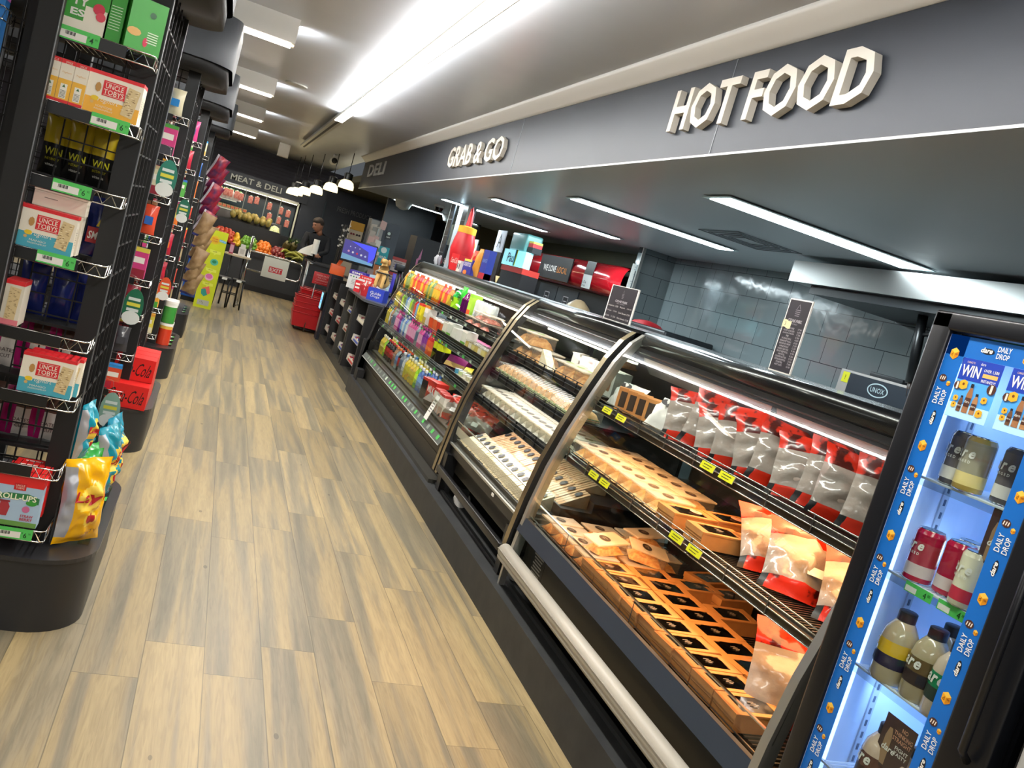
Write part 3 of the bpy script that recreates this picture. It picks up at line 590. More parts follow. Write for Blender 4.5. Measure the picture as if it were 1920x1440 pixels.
cbig=Stamp(chicken_bag(seed=15,w=.26,h=.26,d=.1,head=.3))
cbig((1.84,2.14,.838),(-.85,0,-.35),'clear chicken bag with red flame-print header at the back of the middle shelf'); cbig((1.78,1.95,.840),(-.8,.08,-.5),'clear chicken bag with shiny red header in front on the middle shelf'); cbig((1.84,1.76,.838),(-.75,0,-.6),'clear chicken bag half hidden at the right end of the middle shelf')
cbig((1.80,1.86,.484),(-.45,0,-.5),'clear chicken bag with red flame-print header leaning at the right end of the hot deck',scale=1.12)
# white paper bags and standing kraft boxes on the top shelf
def paper_bag():
    b=pillow(.15,.15,.10,'paper',10,10,4,.1,.5); o=b.obj('paper_bag'); MB().disc(front(0,-.056,.085),.03,'#241c1a',0,0,16,.004,.016).obj('sticker',o); return o
pb=Stamp(paper_bag())
for i,(x,y,s) in enumerate(((1.80,3.03,1.1),(1.86,2.93,1.1),(1.80,3.42,1))): pb((x,y,1.092),(-.75,0,RT+.5),('white paper bag with dark oval sticker next to the kraft boxes','white paper bag with dark oval sticker just left of the red bags','white paper bag at the far left of the top hot shelf')[i],scale=s)
def standing_box():
    o=MB().box((-.055,-.03,0),(.055,.03,.10),'kraft').obj('kraft_box'); MB().quad(front(0,-.03,.05),.085,.07,'#3a2c20').obj('window',o); return o
sb=Stamp(standing_box())
for i in range(4): sb((1.80+i*.012,3.34-i*.065,1.092),(0,0,-.5),'kraft box standing on edge on the top hot shelf, %s from the left'%ORD[i],'kraft boxes standing on the top hot shelf')
# ---------------------------------------------------------------- chilled case goods
mat('whitebread','#efe2c6',.7,noise_='#e0cfa8',scale=40); mat('brownbread','#dcb48c',.7,noise_='#cf9a70',scale=40)
def wedge(bread):
    w,d,h=.084,.160,.085; o=MB()
    def pr(b,x0,x1,m,e=0): b.add([(x0,-d/2+.004+e,.003),(x0,d/2-.006,.003),(x0,d/2-.006,h-.006-e),(x1,-d/2+.004+e,.003),(x1,d/2-.006,.003),(x1,d/2-.006,h-.006-e)],[(0,1,2),(5,4,3),(0,3,4,1),(1,4,5,2),(2,5,3,0)],m)
    for k in range(3): pr(o,-w/2+.002+k*.0285,-w/2+.023+k*.0285,bread)
    ob=o.obj('sandwich_pack'); f=MB()
    for k in range(2): pr(f,-w/2+.023+k*.0285,-w/2+.031+k*.0285,'filling',.004)
    f.obj('filling',ob)
    c=MB(); c.add([(-w/2,-d/2,0),(-w/2,d/2,0),(-w/2,d/2,h),(w/2,-d/2,0),(w/2,d/2,0),(w/2,d/2,h)],[(0,1,2),(5,4,3),(2,5,3,0)],'clear2'); c.obj('wrapper',ob)
    s=Vector((0,d,h)).normalized(); T=frame((0,0,h/2+.003),(1,0,0),(0,s.y,s.z)); b=MB().disc(T,.022,'#2a2428',0,.034,16,.002,.022); b.text('CP',T,.010,'#9a9498',0,.034,e=.003); b.obj('sticker',ob); return ob
glassy('clear2','#ffffff',.05,.1)
for c,(x,bread,n) in enumerate(((1.67,'whitebread',14),(1.835,'brownbread',14),(2.0,'brownbread',12))):
    st=Stamp(wedge(bread))
    for i in range(n): st((x+rnd.uniform(-.006,.006),4.84-i*.087-(.03*c if c else 0),.487+.05*c),RT+rnd.uniform(-.04,.04),'triangular sandwich pack with oval sticker on chilled deck, %s row, %s from left'%(('front','second','back')[c],ORD[i]),'sandwich packs on the deck of the chilled case')
sh=Stamp(tub('sushi',w=.088,d=.17,h=.062)); 
for i in range(13): sh((1.72,4.84-i*.094,.793),RT,'clear tub of white rolls, low chilled shelf, front row, %s from left'%ORD[i],'tubs of white rolls on the low chilled shelf')
for i in range(12): sh((1.90,4.82-i*.094,.793),RT,'clear tub of white rolls, low chilled shelf, back row, %s from left'%ORD[i],'tubs of white rolls on the low chilled shelf')
def roll_pack():
    o=MB().sheet(lambda u,v:((u-.5)*.062+0,-.075+.15*v,.012+.045*(sin(pi*u)**.5 if 0<u<1 else 0)*(sin(pi*v)**.35 if 0<v<1 else 0)),8,8,'bun').obj('bread_roll')
    MB().box((-.03,-.078,.004),(.03,.07,.022),'salad').obj('filling',o); MB().box((-.035,-.083,0),(.035,.083,.064),'clear',None,.008).obj('wrapper',o); return o
mat('bun','#e09a52',.45,noise_='#eab77a',scale=20); rp=Stamp(roll_pack())
for i in range(16): rp((1.77,4.85-i*.079,.958),RT+rnd.uniform(-.08,.08),'filled bread roll in clear wrap on the middle chilled shelf, %s from the left'%ORD[i],'wrapped rolls on the middle chilled shelf')
rs=Stamp(tub('bread','#7ab04a',w=.13,d=.16,h=.075))
for i,(y,z) in enumerate(((4.80,0),(4.80,.076),(4.64,0),(4.64,.076),(4.47,0),(4.12,0),(3.97,0),(3.83,0))): rs((1.83,y,1.103+z),RT+rnd.uniform(-.1,.1),'clear clamshell of sandwiches on the top chilled shelf, %s from the left, %s layer'%(ORD[(0,0,1,1,2,3,4,5)[i]],'upper' if z else 'lower'),'clamshells on the top chilled shelf')
def window_box(win):
    o=MB().box((-.055,-.022,0),(.055,.022,.125),'white').obj('window_box'); T=front(0,-.022,.055)
    MB().poly([(-.024,-.03),(.024,-.03),(.03,-.02),(.03,.02),(.024,.03),(-.024,.03),(-.03,.02),(-.03,-.02)],win,T,0,.001).obj('window',o)
    b=MB().text('Cookies',front(0,-.022,.108),.014,'#d86a7a',shear=.3,w=.05); b.obj('lettering',o); return o
wb=[Stamp(window_box(c)) for c in ('#a8682e','#9c3a44','#8a5a34','#7c7a3a')]
for i in range(6):
    y=4.30-i*.118; wb[i%4]((1.95 if i<2 else 1.93,y,1.103),RT if i>1 else RT-.9,'white cookie box with a food window on the top chilled shelf, %s from the left'%ORD[i],'white window boxes on the top chilled shelf')
wb[2]((1.86,3.66,1.103),RT,'white cookie box with a food window standing lower right in front of the row')
o=tub('bread','#141414',w=.11,d=.11,h=.11); o.location=(2.05,3.95,1.235); o.rotation_euler=(0,0,RT); tag(o,'clear box with black label on top of the white cookie boxes','tub')
o=MB().add([(0,0,0),(.15,0,0),(0,0,.09),(0,.05,0),(.15,.05,0),(0,.05,.09)],[(0,1,2),(5,4,3),(0,3,4,1),(1,4,5,2),(2,5,3,0)],'whitebread').obj('sandwich_pack'); o.location=(1.76,4.40,1.103); o.rotation_euler=(0,0,RT); tag(o,'pale triangular sandwich lying between the clamshells and the cookie boxes','sandwich')
# ---------------------------------------------------------------- drinks case goods
def row(protos, seq, x, z, y0, pitch, what, where, grp, jx=.004, depth=1, dxs=.075, cats='bottle'):
    n=len(seq)
    for i,k in enumerate(seq):
        for dd in range(depth):
            protos[k][0]((x+rnd.uniform(-jx,jx)+dd*dxs, y0-i*pitch-rnd.uniform(0,.004), z), RT+rnd.uniform(-.3,.3),'%s on the %s, %s from the left%s'%(protos[k][1],where,ORD[i] if i<len(ORD) else 'number %d'%i,'' if depth==1 else (', front row',', back row')[dd]),grp)
BT={}
for k,body,label,cap,nm in (('o','g#e87a1a','#d8b23a','#e8e8e0','orange juice bottle'),('r','g#c8242a','#e05a3a','#e8542a','red juice bottle'),('g','g#5c7a3a','#8a9a5a','#e8b03a','green smoothie bottle'),
 ('y','g#e0c23a','#b8a83a','#d8d0b0','yellow juice bottle'),('w','g#b8bfc4','#dfe6ea','#3a6ab0','clear water bottle'),('b','g#5a78b8','#8ab0d8','#e8e8f0','blue sports bottle'),('p','g#c84a8a','#e0a0c0','#d83a8a','pink drink bottle'),
 ('v','g#6a1a7a','#8a3a9a','#c83aa0','purple drink bottle'),('k','g#1c1412','#a82a24','#c8342a','dark cola bottle'),('e','g#8ac83a','#c8e83a','#f0f0e0','lime drink bottle'),('n','g#a87a5a','#8a6a5a','#e87a3a','brown milk drink bottle'),
 ('s','g#9ab0b8','#6a8ab8','#e87a2a','pale grey drink bottle'),('d','g#8a8f94','#5a6a80','#e0e0e0','grey water bottle')):
    o=bottle(.185,.031,body,label,cap); tag(o,None,'bottle'); BT[k]=(Stamp(o),nm)
rnd=random.Random(11)
row(BT,'oggyororrorogygooororo',1.745,1.148,8.28,.083,'','top drinks shelf','juice bottles on the top drinks shelf')
row(BT,'yynegbwegrbw',1.705,.958,8.27,.098,'','middle drinks shelf','bottles on the middle drinks shelf')
row(BT,'yywnddppvbwbwppppdppvvrr',1.655,.778,8.27,.084,'','bottom drinks shelf','bottles on the bottom drinks shelf')
row(BT,'yyekkkknskdwyyyyebbw',1.66,.482,8.22,.105,'','drinks deck','bottles on the drinks deck',depth=2,dxs=.09)
def pack(name,w,d,h,base,band,label,cat,loc,rz=RT,txt=None,tc='#1a1a1a',top=None,rx=0):
    b,T=carton(w,d,h,base,top,.12 if top else 0,band,.4,0)
    if txt: b.text(txt,T,h*.28,tc,0,h*.62,min(w*.8,h*.2*len(txt)),.02)
    o=b.obj(name); o.location=loc; o.rotation_euler=(rx,0,rz); return tag(o,label,cat)
# top shelf, right half
b=MB().lathe([(0,0),(.075,0),(.08,.02),(.08,.13),(.06,.17),(.03,.19),(0,.19)],'g#1f9a3a',18); o=b.obj('bottle_pack'); o.location=(1.79,6.36,1.148); tag(o,'round green drink pack behind the wire fence of the top drinks shelf','drink pack')
o=MB().lathe([(.0805,.03),(.0805,.12)],'g#a8e02a',18).obj('label',o); o2=MB().text('FIFA',aisle(1.79-.083,6.36,1.25),.04,'#123a18',bold=.03).obj('lettering',o); o2.matrix_parent_inverse=Matrix.Translation((-1.79,-6.36,-1.148))
b=pillow(.15,.22,.05,'f#3ac83a',8,10,3,.1,.3); T=front(0,-.03,.13); b.text('FiF',T,.05,'#1a2a10',0,0,bold=.04,e=.006); o=b.obj('drink_pouch'); o.location=(1.75,6.2,1.148); o.rotation_euler=(0,0,RT); tag(o,'bright green pouch with black lettering on the top drinks shelf','pouch')
pv=bottle(.21,.042,'g#6a1458','g#4a0e48','#d0c8d0'); sv=Stamp(tag(pv,None,'bottle'))
for i in range(2): sv((1.745,6.06-i*.095,1.148),RT,'large purple bottle on the top drinks shelf, %s of two'%('left' if i==0 else 'right'),'large purple bottles')
pack('drink_carton',.085,.07,.19,'#b8e84a','#e8602a','lime and orange carton beside the two purple bottles','carton',(1.745,5.86,1.148),top='#9ad83a')
cn=can(.165,.04,'#dfe3e2','#c8d4d8',extra='#d8dedd'); sc=Stamp(tag(cn,None,'can'))
for i in range(4): sc((1.76,5.76-i*.1,1.148),RT,'tall white can with red rim on the top drinks shelf, %s from the left'%ORD[i],'tall white cans on the top drinks shelf')
ft=Stamp(tag(tub('meat','#e8d8a0',w=.15,d=.12,h=.05),None,'tub'))
for i,(y,z,nm) in enumerate(((5.62,0,'left'),(5.44,0,'middle'),(5.44,.052,'middle, on top'),(5.25,0,'right'),(5.25,.052,'right, on top'))): ft((1.68+.03,y,1.15+z),RT,'clear pack of sliced food in front of the white cans, %s'%nm,'sliced food packs on the top drinks shelf')
# middle shelf
pack('drink_carton',.13,.09,.155,'#e8d820','#d8b820','yellow and red J carton on the middle drinks shelf','carton',(1.70,7.08,.958),txt='J',top='#d83a2a')
pack('milk_carton',.11,.08,.16,'#e8e4dc','#c8a84a','white and tan milk carton on the middle drinks shelf','carton',(1.71,6.90,.958),top='#e08a2a')
for i,(y,c,cc) in enumerate(((6.22,'#e8e2d4','#6aa83a'),(6.08,'#dfe0d4','#78b848'),(5.93,'#e8e4da','#e0dccf'),(5.66,'#e8e4da','#6ab03a'))): pack('yoghurt_carton',.12,.08,.11+.02*(i%2),c,cc,'white and green yoghurt carton on the middle drinks shelf, %s from the left'%ORD[i],'carton',(1.715,y,.958))
for i,(y,c) in enumerate(((6.72,'#e8562a'),(6.58,'#e86a3a'),(6.44,'#d8442a'),(6.33,'#e87a4a'))):
    o=MB().lathe([(0,0),(.055,0),(.062,.07),(.062,.09),(0,.09)],'g'+c,16).obj('dip_tub'); MB().lathe([(.065,.088),(.065,.098),(0,.1)],'g#f0e0d0',16).obj('lid',o); o.location=(1.73,y,.958); tag(o,'round orange-red dip tub on the middle drinks shelf, %s from the left'%ORD[i],'tub','dip tubs')
for i in range(5):
    o=MB().lathe([(0,0),(.045,0),(.05,.06),(.05,.075),(0,.077)],('g#d8a0b0','g#c86a90','g#e0c0d0')[i%3],14).obj('yoghurt_tub'); MB().disc(frame((0,0,.078),(1,0,0),(0,1,0)),.05,'#d870a0').obj('lid',o); o.location=(1.80,5.88-i*.1,.958+.0); tag(o,'pink lidded yoghurt tub behind the cartons, %s from the left'%ORD[i],'tub','pink yoghurt tubs')
for i in range(7):
    y=5.52-i*.078; o=MB().box((-.034,-.045,0),(.034,.045,.075),('#c8b060','#e0d8c0','#d8c880')[i%3]).obj('dessert_pot'); MB().box((-.036,-.047,.075),(.036,.047,.085),'clear',None,.003).obj('lid',o); o.location=(1.71,y,.958); o.rotation_euler=(0,0,RT); tag(o,'clear-lidded dessert pot on the middle drinks shelf, %s from the left'%ORD[i],'pot','dessert pots')
# bottom shelf, right half
for i in range(2):
    o=bottle(.16,.055,'g#16130f','g#d8e02a','g#d8e02a',.5,(.55,.85)); o.location=(1.68,6.20-i*.12,.778); tag(o,'black and yellow jar on the bottom drinks shelf, %s one'%('left' if i==0 else 'right'),'jar','black and yellow jars')
pack('snack_box',.2,.05,.09,'#7a1a5a','#a8884a','long purple snack box leaning on the bottom drinks shelf','box',(1.72,5.82,.79),RT+.5,rx=-.5); pack('snack_box',.3,.06,.05,'#d8c83a','#7a5a1a','yellow flat snack box behind the purple one','box',(1.74,5.55,.79),RT-.35)
for i in range(5):
    y=5.45-i*.095; o=MB().lathe([(0,0),(.038,0),(.045,.05),(.045,.06)],('g#5ab0d8','g#c8d8a0','g#e0dcc8','g#d8d0b0','g#c0d0a0')[i],14).obj('dip_pot'); MB().lathe([(.047,.058),(.047,.068),(0,.07)],'clear',14).obj('lid',o); o.location=(1.66,y,.778); tag(o,'small dip pot on the bottom drinks shelf, %s from the left'%ORD[i],'pot','dip pots')
fp=Stamp(tag(tub('filling','#e8e0c0',w=.12,d=.14,h=.04),None,'tub'))
for i in range(3): fp((1.68,5.33-i*.13,.85-.07+.0),RT,'flat clear tray of food on the bottom drinks shelf, %s from the left'%ORD[i],'flat trays')
# deck, right half
pack('chocolate_box',.12,.08,.16,'#1a1618','#3a3438','black chocolate box with red panel on the drinks deck','box',(1.66,6.12,.482),RT+.2,top='#c8342a'); pack('drink_box',.16,.1,.17,'#d83426','#b82a20','red drink box on the drinks deck','box',(1.68,5.96,.482),RT+.15,txt='MILK',tc='white')
pack('snack_bar_box',.10,.05,.17,'#2a2224','#4a3a34','dark snack bar box lying against the glass','box',(1.61,5.86,.50),RT+.5,rx=-.9)
for i,(y,c) in enumerate(((5.78,'#e8e0d4'),(5.68,'#dcd8d0'),(5.58,'#e4dcd0'))): pack('milk_carton',.08,.07,.15,c,'#c8a89a','white milk carton on the drinks deck, %s from the left'%ORD[i],'carton',(1.66,y,.482),RT+rnd.uniform(-.2,.2),top='#c83a34')
fb=Stamp(tag(chicken_bag(seed=31,w=.24,h=.2,d=.12,head=.45),None,'bag'))
mat('redfoil','#d8301a',.25,coat=.5,noise_='#e86a2a',scale=30)
for i in range(4): fb((1.68+.05*(i%2),5.47-i*.125,.482),(-.6,0,RT+.6),'clear bag with orange-red header on the drinks deck, %s from the left'%ORD[i],'orange-red bags')
t=thing('price_card','white price card standing in the glass front of the drinks case','sign',(1.545,5.50,.47)); b=MB(); T=frame((0,0,.07),(0,-1,0),(.3,0,1)); b.add([(-.045,-.09,-.001),(.045,-.09,-.001),(.045,.09,-.001),(-.045,.09,-.001)],[(3,2,1,0)],'paper',T); b.quad(T,.09,.18,'paper',e=0)
for k in range(5): b.quad(T,.06,.006,'#4a4a4a',0,.05-k*.02,.001)
b.obj('card',t)
mat('deckbag','#b8a070',.3,noise_='#8a9a50',scale=15); 
for i in range(5):
    o=pillow(.2,.17,.08,'deckbag',8,8,40+i,.1,.5).obj('salad_bag'); o.location=(1.88,7.9-i*.3,.485); o.rotation_euler=(-1.2,0,RT); tag(o,'green salad bag lying on the drinks deck, %s from the left'%ORD[i],'bag','salad bags')
# ---------------------------------------------------------------- slim glass-door drinks fridge (right foreground)
mat('fr_black','#0f1116',.32); mat('fr_blue','#0f5fae',.4,emit=.12); mat('fr_in','#c4d8f4',.5); mat('fr_led','#a8c4ff',.5,emit=2.2); mat('cube','#e8a828',.45)
FX,FY0,FY1,FZ=1.45,1.02,1.478,1.70
fr=thing('drinks_fridge','slim black glass-door fridge with blue branded border beside the hot case','fridge',(FX+.25,1.25,0))
b=MB(); b.box((FX+.05,FY0,0),(FX+.50,FY1,.12),'fr_black'); b.box((FX+.05,FY0,FZ-.05),(FX+.50,FY1,FZ),'fr_black'); b.box((FX+.05,FY1-.045,.12),(FX+.50,FY1,FZ-.05),'fr_black'); b.box((FX+.05,FY0,.12),(FX+.50,FY0+.045,FZ-.05),'fr_black'); b.box((FX+.46,FY0,.12),(FX+.50,FY1,FZ-.05),'fr_black'); child(b,'cabinet',fr)
b=MB(); b.box((FX+.05,FY1-.05,.12),(FX+.46,FY1-.045,FZ-.05),'fr_in'); b.box((FX+.05,FY0+.045,.12),(FX+.46,FY0+.05,FZ-.05),'fr_in'); b.box((FX+.455,FY0+.045,.12),(FX+.46,FY1-.045,FZ-.05),'fr_in'); b.box((FX+.05,FY0+.045,.12),(FX+.46,FY1-.045,.125),'fr_in'); child(b,'liner',fr)
b=MB(); b.box((FX+.062,FY1-.056,.2),(FX+.07,FY1-.05,1.6),'fr_led'); child(b,'led_strip',fr)
for y in (FY1-.055,): 
    b=MB()
    for x in (FX+.14,FX+.40):
        b.box((x,y,.15),(x+.018,y+.004,1.62),'#a9b6c8')
        for k in range(48): b.box((x+.006,y-.001,.18+k*.03),(x+.012,y,.195+k*.03),'#4c5a70')
    child(b,'shelf_standard',fr)
door=MB(); w=.052
door.box((FX,FY0,.08),(FX+.04,FY0+.10,FZ),'fr_black',None,.006); door.box((FX,FY1-w,.08),(FX+.04,FY1,FZ),'fr_black',None,.006); door.box((FX,FY0,FZ-.04),(FX+.04,FY1,FZ),'fr_black',None,.006); door.box((FX,FY0,.08),(FX+.04,FY1,.16),'fr_black',None,.006)
door=child(door,'door',fr); g=MB().box((FX+.012,FY0+.09,.15),(FX+.015,FY1-w+.01,FZ-.03),'glass').obj('door_glass',door)
MB().tube([(FX-.01,FY0+.03,.9),(FX-.03,FY0+.03,.92),(FX-.03,FY0+.03,1.3),(FX-.01,FY0+.03,1.32)],.008,'fr_black').obj('door_handle',door)
bd=MB(); T0=aisle(FX+.0105,0,0)          # T0: x=-Y, y=Z
def yq(y0,y1,z0,z1,m,e=0): bd.quad(T0,y1-y0,z1-z0,m,-(y0+y1)/2,(z0+z1)/2,e)
yl,yr=1.425,1.122; sw=.048
yq(yl-sw,yl,.14,1.655,'fr_blue'); yq(yr,yr+sw,.14,1.655,'fr_blue'); yq(yr,yl,1.612,1.655,'fr_blue'); yq(yr,yl,.14,.19,'fr_blue'); yq(yl-.0,yl+.0016,.14,1.655,'#b9c8ff',.0004)
def cube(T,x,y,s):
    bd.poly([(x-s*.8,y+s*.55),(x,y+s),(x+s*.8,y+s*.5),(x,y+s*.1)],'#f0c04a',T,0,.0008); bd.poly([(x-s*.8,y+s*.55),(x,y+s*.1),(x,y-s),(x-s*.8,y-s*.5)],'#e8a020',T,0,.0008); bd.poly([(x+s*.8,y+s*.5),(x+s*.8,y-s*.45),(x,y-s),(x,y+s*.1)],'#c98212',T,0,.0008)
    bd.text('d',T,s*.6,'#6a3a10',x-s*.4,y-s*.1,e=.0012); bd.quad(T,s*.45,s*.25,'#9a5a14',x+s*.42,y-s*.05,.0012)
def bean(T,x,y,s):
    bd.disc(T,s,'#4a2a1e',x,y,14,.0008,s*.8)
    for k in (-.5,.05,.55): bd.poly([(x+s*k-.22*s,y-s*.38),(x+s*k+.02*s,y-s*.38),(x+s*k+.15*s,y+s*.38),(x+s*k-.08*s,y+s*.38)],'#e8ded0',T,0,.0011)
def dare(T,x,y,s):
    bd.disc(T,s*1.05,'#1a1c24',x+s*.15,y-s*.1,16,.0007,s*.42); bd.text('dare',T,s*.72,'white',x,y,s*1.9,.03,.25,e=.0012)
def vframe(y,z): return frame((FX+.0105,y,z),(0,0,1),(0,1,0))       # text reading upwards
for yc in (yl-sw/2,yr+sw/2):
    for k in range(8):
        z=1.555-k*.205-(.0 if yc>1.3 else .03)
        if z<.25: break
        cube(frame((FX+.0105,yc,z+.06-.0),(0,-1,0),(0,0,1)),0,0,.013)
        V=vframe(yc,z-.055); dare(V,-.028,0,.0145); bd.text('DAILY',V,.0125,'white',.022,.0085,.036,.012,e=.0012); bd.text('DROP',V,.0125,'white',.020,-.0085,.032,.012,e=.0012)
        bean(frame((FX+.0105,yc+.008,z+.005),(0,-1,0),(0,0,1)),0,0,.010); cube(frame((FX+.0105,yc-.010,z-.004),(0,-1,0),(0,0,1)),0,0,.006)
Th=frame((FX+.0105,0,1.634),(0,-1,0),(0,0,1)); dare(Th,-1.325,0,.015); bd.text('DAILY',Th,.011,'white',-1.285,.007,.032,.012,e=.0012); bd.text('DROP',Th,.011,'white',-1.285,-.007,.03,.012,e=.0012); bean(Th,-1.215,.003,.012); cube(Th,-1.235,-.006,.006); cube(Th,-1.15,0,.012)
bd.obj('border_sticker',door)
mat('poster_sky','#4a9ae0',.4,emit=.15); mat('poster_navy','#1c3aa0',.4,emit=.12); mat('poster_ice','#a8d4f0',.4,emit=.15)
def poster(y0):
    bd=MB(); T=aisle(FX+.0095,y0-.05,1.549); bd.quad(T,.1,.125,'poster_sky',0,0,.001); bd.quad(T,.1,.045,'poster_navy',0,.040,.0014); bd.quad(T,.1,.03,'poster_ice',0,-.047,.0014)
    bd.text('WIN',T,.024,'white',-.022,.037,.046,.02,e=.002); bd.text('OVER 1,500',T,.007,'white',.026,.044,.036,.01,e=.002); bd.quad(T,.036,.008,'#f0b060',.026,.034,.0016); bd.text('INSTANTLY!',T,.006,'white',.026,.023,.034,.01,e=.002); bd.text('CHANCE TO',T,.004,'#f0d0b0',-.028,.055,.02,e=.002); bd.text('dare',T,.006,'white',.002,.056,.012,e=.002)
    for x,h,w,c in ((-.022,.034,.008,'#6a4a34'),(-.006,.062,.011,'#9a6a44'),(.012,.044,.010,'#a87a50')):
        bd.poly([(x-w/2*1.3,-.048),(x+w/2*1.3,-.048),(x+w/2*1.3,-.048+h*.62),(x+w*.3,-.048+h*.85),(x-w*.3,-.048+h*.85),(x-w/2*1.3,-.048+h*.62)],c,T,0,.0022); bd.quad(T,w*.7,h*.13,'#1c1a20',x,-.048+h*.92,.0024); bd.quad(T,w*1.25,h*.3,'#4a2c20',x,-.048+h*.36,.0026); bd.text('dare',T,h*.09,'white',x,-.048+h*.38,w*1.1,e=.003)
    for x,y,s in ((-.028,.008,.010),(-.036,-.022,.006),(-.036,-.036,.006),(.032,-.014,.007),(.03,-.042,.008)):
        bd.poly([(x-s,y-s*.8),(x,y-s*1.1),(x+s,y-s*.6),(x+s*.9,y+s*.7),(x-s*.1,y+s),(x-s,y+s*.6)],'cube',T,0,.003); bd.disc(T,s*.3,'#6a3a10',x,y+.1*s,8,.0034)
    for x,y,s in ((-.042,.004,.009),(.040,.010,.011)): bd.disc(T,s,'#4a2a1e',x,y,12,.0028); bd.quad(T,s*.5,s*1.6,'#e8ded0',x,y,.0032)
    return bd
for nm,y in (('left',1.372),('right',1.252)): poster(y).obj('poster',door)
for z in (1.345,1.125,.90,.66,.42):
    b=MB(); y=FY0+.055
    while y<FY1-.055: b.box((FX+.06,y,z-.004),(FX+.44,y+.004,z),'#e6eef8'); y+=.013
    b.box((FX+.055,FY0+.05,z-.02),(FX+.060,FY1-.05,z-.002),'acrylic'); b.box((FX+.056,FY0+.05,z-.005),(FX+.064,FY1-.05,z+.0),'#dfe8f4'); o=child(b,'shelf',fr)
    if z==1.125:
        for y in (1.325,1.235):
            T=aisle(FX+.054,y,z-.011); q=MB().quad(T,.075,.022,'tag'); q.quad(T,.03,.012,'white',-.02,-.003,.0006); q.text('4',T,.013,'#12401c',.018,-.001,e=.001); q.text('00',T,.006,'#12401c',.029,.002,e=.001); q.obj('price_tag',o)
cans=[can(.118,.0305,'g#5a5860','#e0dcd8',extra='g#6a6468',txt='dare'),can(.118,.0305,'g#b89a50','#f0d890',extra='g#a8a08c',txt='dare'),can(.118,.0305,'g#c01e44','#d8c8c8',extra='g#a81c3c',txt='dare'),can(.118,.0305,'g#d8d0b8','#c83048',extra='g#e8e2c8',txt='dare')]
cs=[Stamp(tag(c,None,'can')) for c in cans]
for k,(x,y,z,rz,nm) in enumerate(((1.535,1.365,1.345,0,'dark purple-banded can behind the gold one on the top fridge shelf'),(1.525,1.318,1.345,1,'gold can at the front of the top fridge shelf'),(1.54,1.235,1.345,0,'grey coffee can at the right of the top fridge shelf'),(1.63,1.26,1.345,0,'can standing behind on the top fridge shelf'))): cs[rz]((x,y,z),RT-.15,nm)
for k,(x,y,z,kk,nm) in enumerate(((1.53,1.365,1.125,2,'crimson can at the left of the second fridge shelf'),(1.55,1.300,1.125,2,'crimson can turned sideways in the middle of the second fridge shelf'),(1.525,1.235,1.125,3,'cream and red can at the right of the second fridge shelf'),(1.61,1.33,1.125,3,'cream can in the second row of the second fridge shelf'),(1.61,1.26,1.125,2,'crimson can in the second row of the second fridge shelf'))): cs[kk]((x,y,z),RT-(.15 if k!=1 else 2.2),nm)
def dbottle(body,label,cap,low):
    o=MB().lathe([(0,0),(.034,.0),(.038,.008),(.038,.095),(.034,.115),(.021,.135),(.017,.138),(.017,.148),(0,.148)],body,20).obj('bottle')
    l=MB().lathe([(.0385,.035,low),(.0385,.062),(.0385,.0621,label),(.0385,.092)],label,20)
    for txt,z,s in (('dare',.078,.018),):
        for i,ch in enumerate(txt): a=-pi/2-.1+(i-1.5)*.4; l.text(ch,frame((.0392*cos(a),.0392*sin(a),z),(-sin(a),cos(a),0),(0,0,1)),s,'white',bold=.03,shear=.2,e=.0005)
    for k in range(10): a=-pi/2+.9; l.quad(frame((.0392*cos(a),.0392*sin(a),.05),(-sin(a),cos(a),0),(0,0,1)),.0012,.02,'#2a2a3a',-.008+k*.0018,0,.001)
    l.obj('label',o); MB().lathe([(.0195,.137),(.0195,.158),(.017,.160),(0,.160)],cap,16).obj('cap',o); return tag(o,None,'bottle')
db=[dbottle('g#b8a888','g#e0b82a','#1e2026','#2a2440'),dbottle('g#b0a080','g#6a5436','#1e2026','#3a2c2a'),dbottle('g#ccb8a4','g#1f8a5a','#2a2430','#2a3a30'),dbottle('g#c8b09c','g#5a3230','#241e20','#3a2624')]; ds=[Stamp(x) for x in db]
for x,y,z,k,rz,nm in ((1.53,1.352,.90,0,-1.2,'milk coffee bottle with yellow label side turned forward'),(1.54,1.275,.90,1,-.25,'milk coffee bottle with brown label in the middle of the third fridge shelf'),(1.53,1.205,.90,2,-.2,'milk coffee bottle with green label behind the blue border'),(1.62,1.31,.90,1,0,'milk coffee bottle in the second row of the third fridge shelf'),(1.535,1.305,.66,3,-.3,'milk coffee bottle with maroon label on the lowest visible shelf'),(1.54,1.215,.66,3,-.2,'milk coffee bottle with maroon label at the right of the lowest visible shelf'),(1.54,1.33,.42,3,0,'milk coffee bottle on the bottom fridge shelf')): ds[k]((x,y,z),RT+rz,nm)
def wobbler(y,z,lab,l1,l2):
    t=thing('shelf_card',lab,'sign',(1.508,y,z)); b=MB(); T=aisle(0,0,0); b.quad(T,.085,.11,'#4a3432'); b.poly([(-.03,-.05),(-.012,-.05),(-.012,.01),(-.017,.03),(-.025,.03),(-.03,.01)],'#a08060',T,0,.001); b.text('dare',T,.014,'white',-.012,-.012,.036,.02,.2,e=.002)
    for i,s in enumerate(l1): b.text(s,T,.009,'#d8a080',.014,.040-.012*i,min(.05,.008*len(s)),.01,e=.002)
    for i,s in enumerate(l2): b.text(s,T,.008,'white',.020,.0-.011*i,min(.04,.007*len(s)),.01,e=.002)
    b.obj('card',t)
wobbler(1.255,.800,'dark brown shelf card hanging over the lowest maroon bottles',['NO','THINKING','STRAIGHT'],['FIGHT','TASTY']); wobbler(1.185,1.285,'dark brown shelf card at the right between the top fridge shelves',['ALL','OR NO'],[])
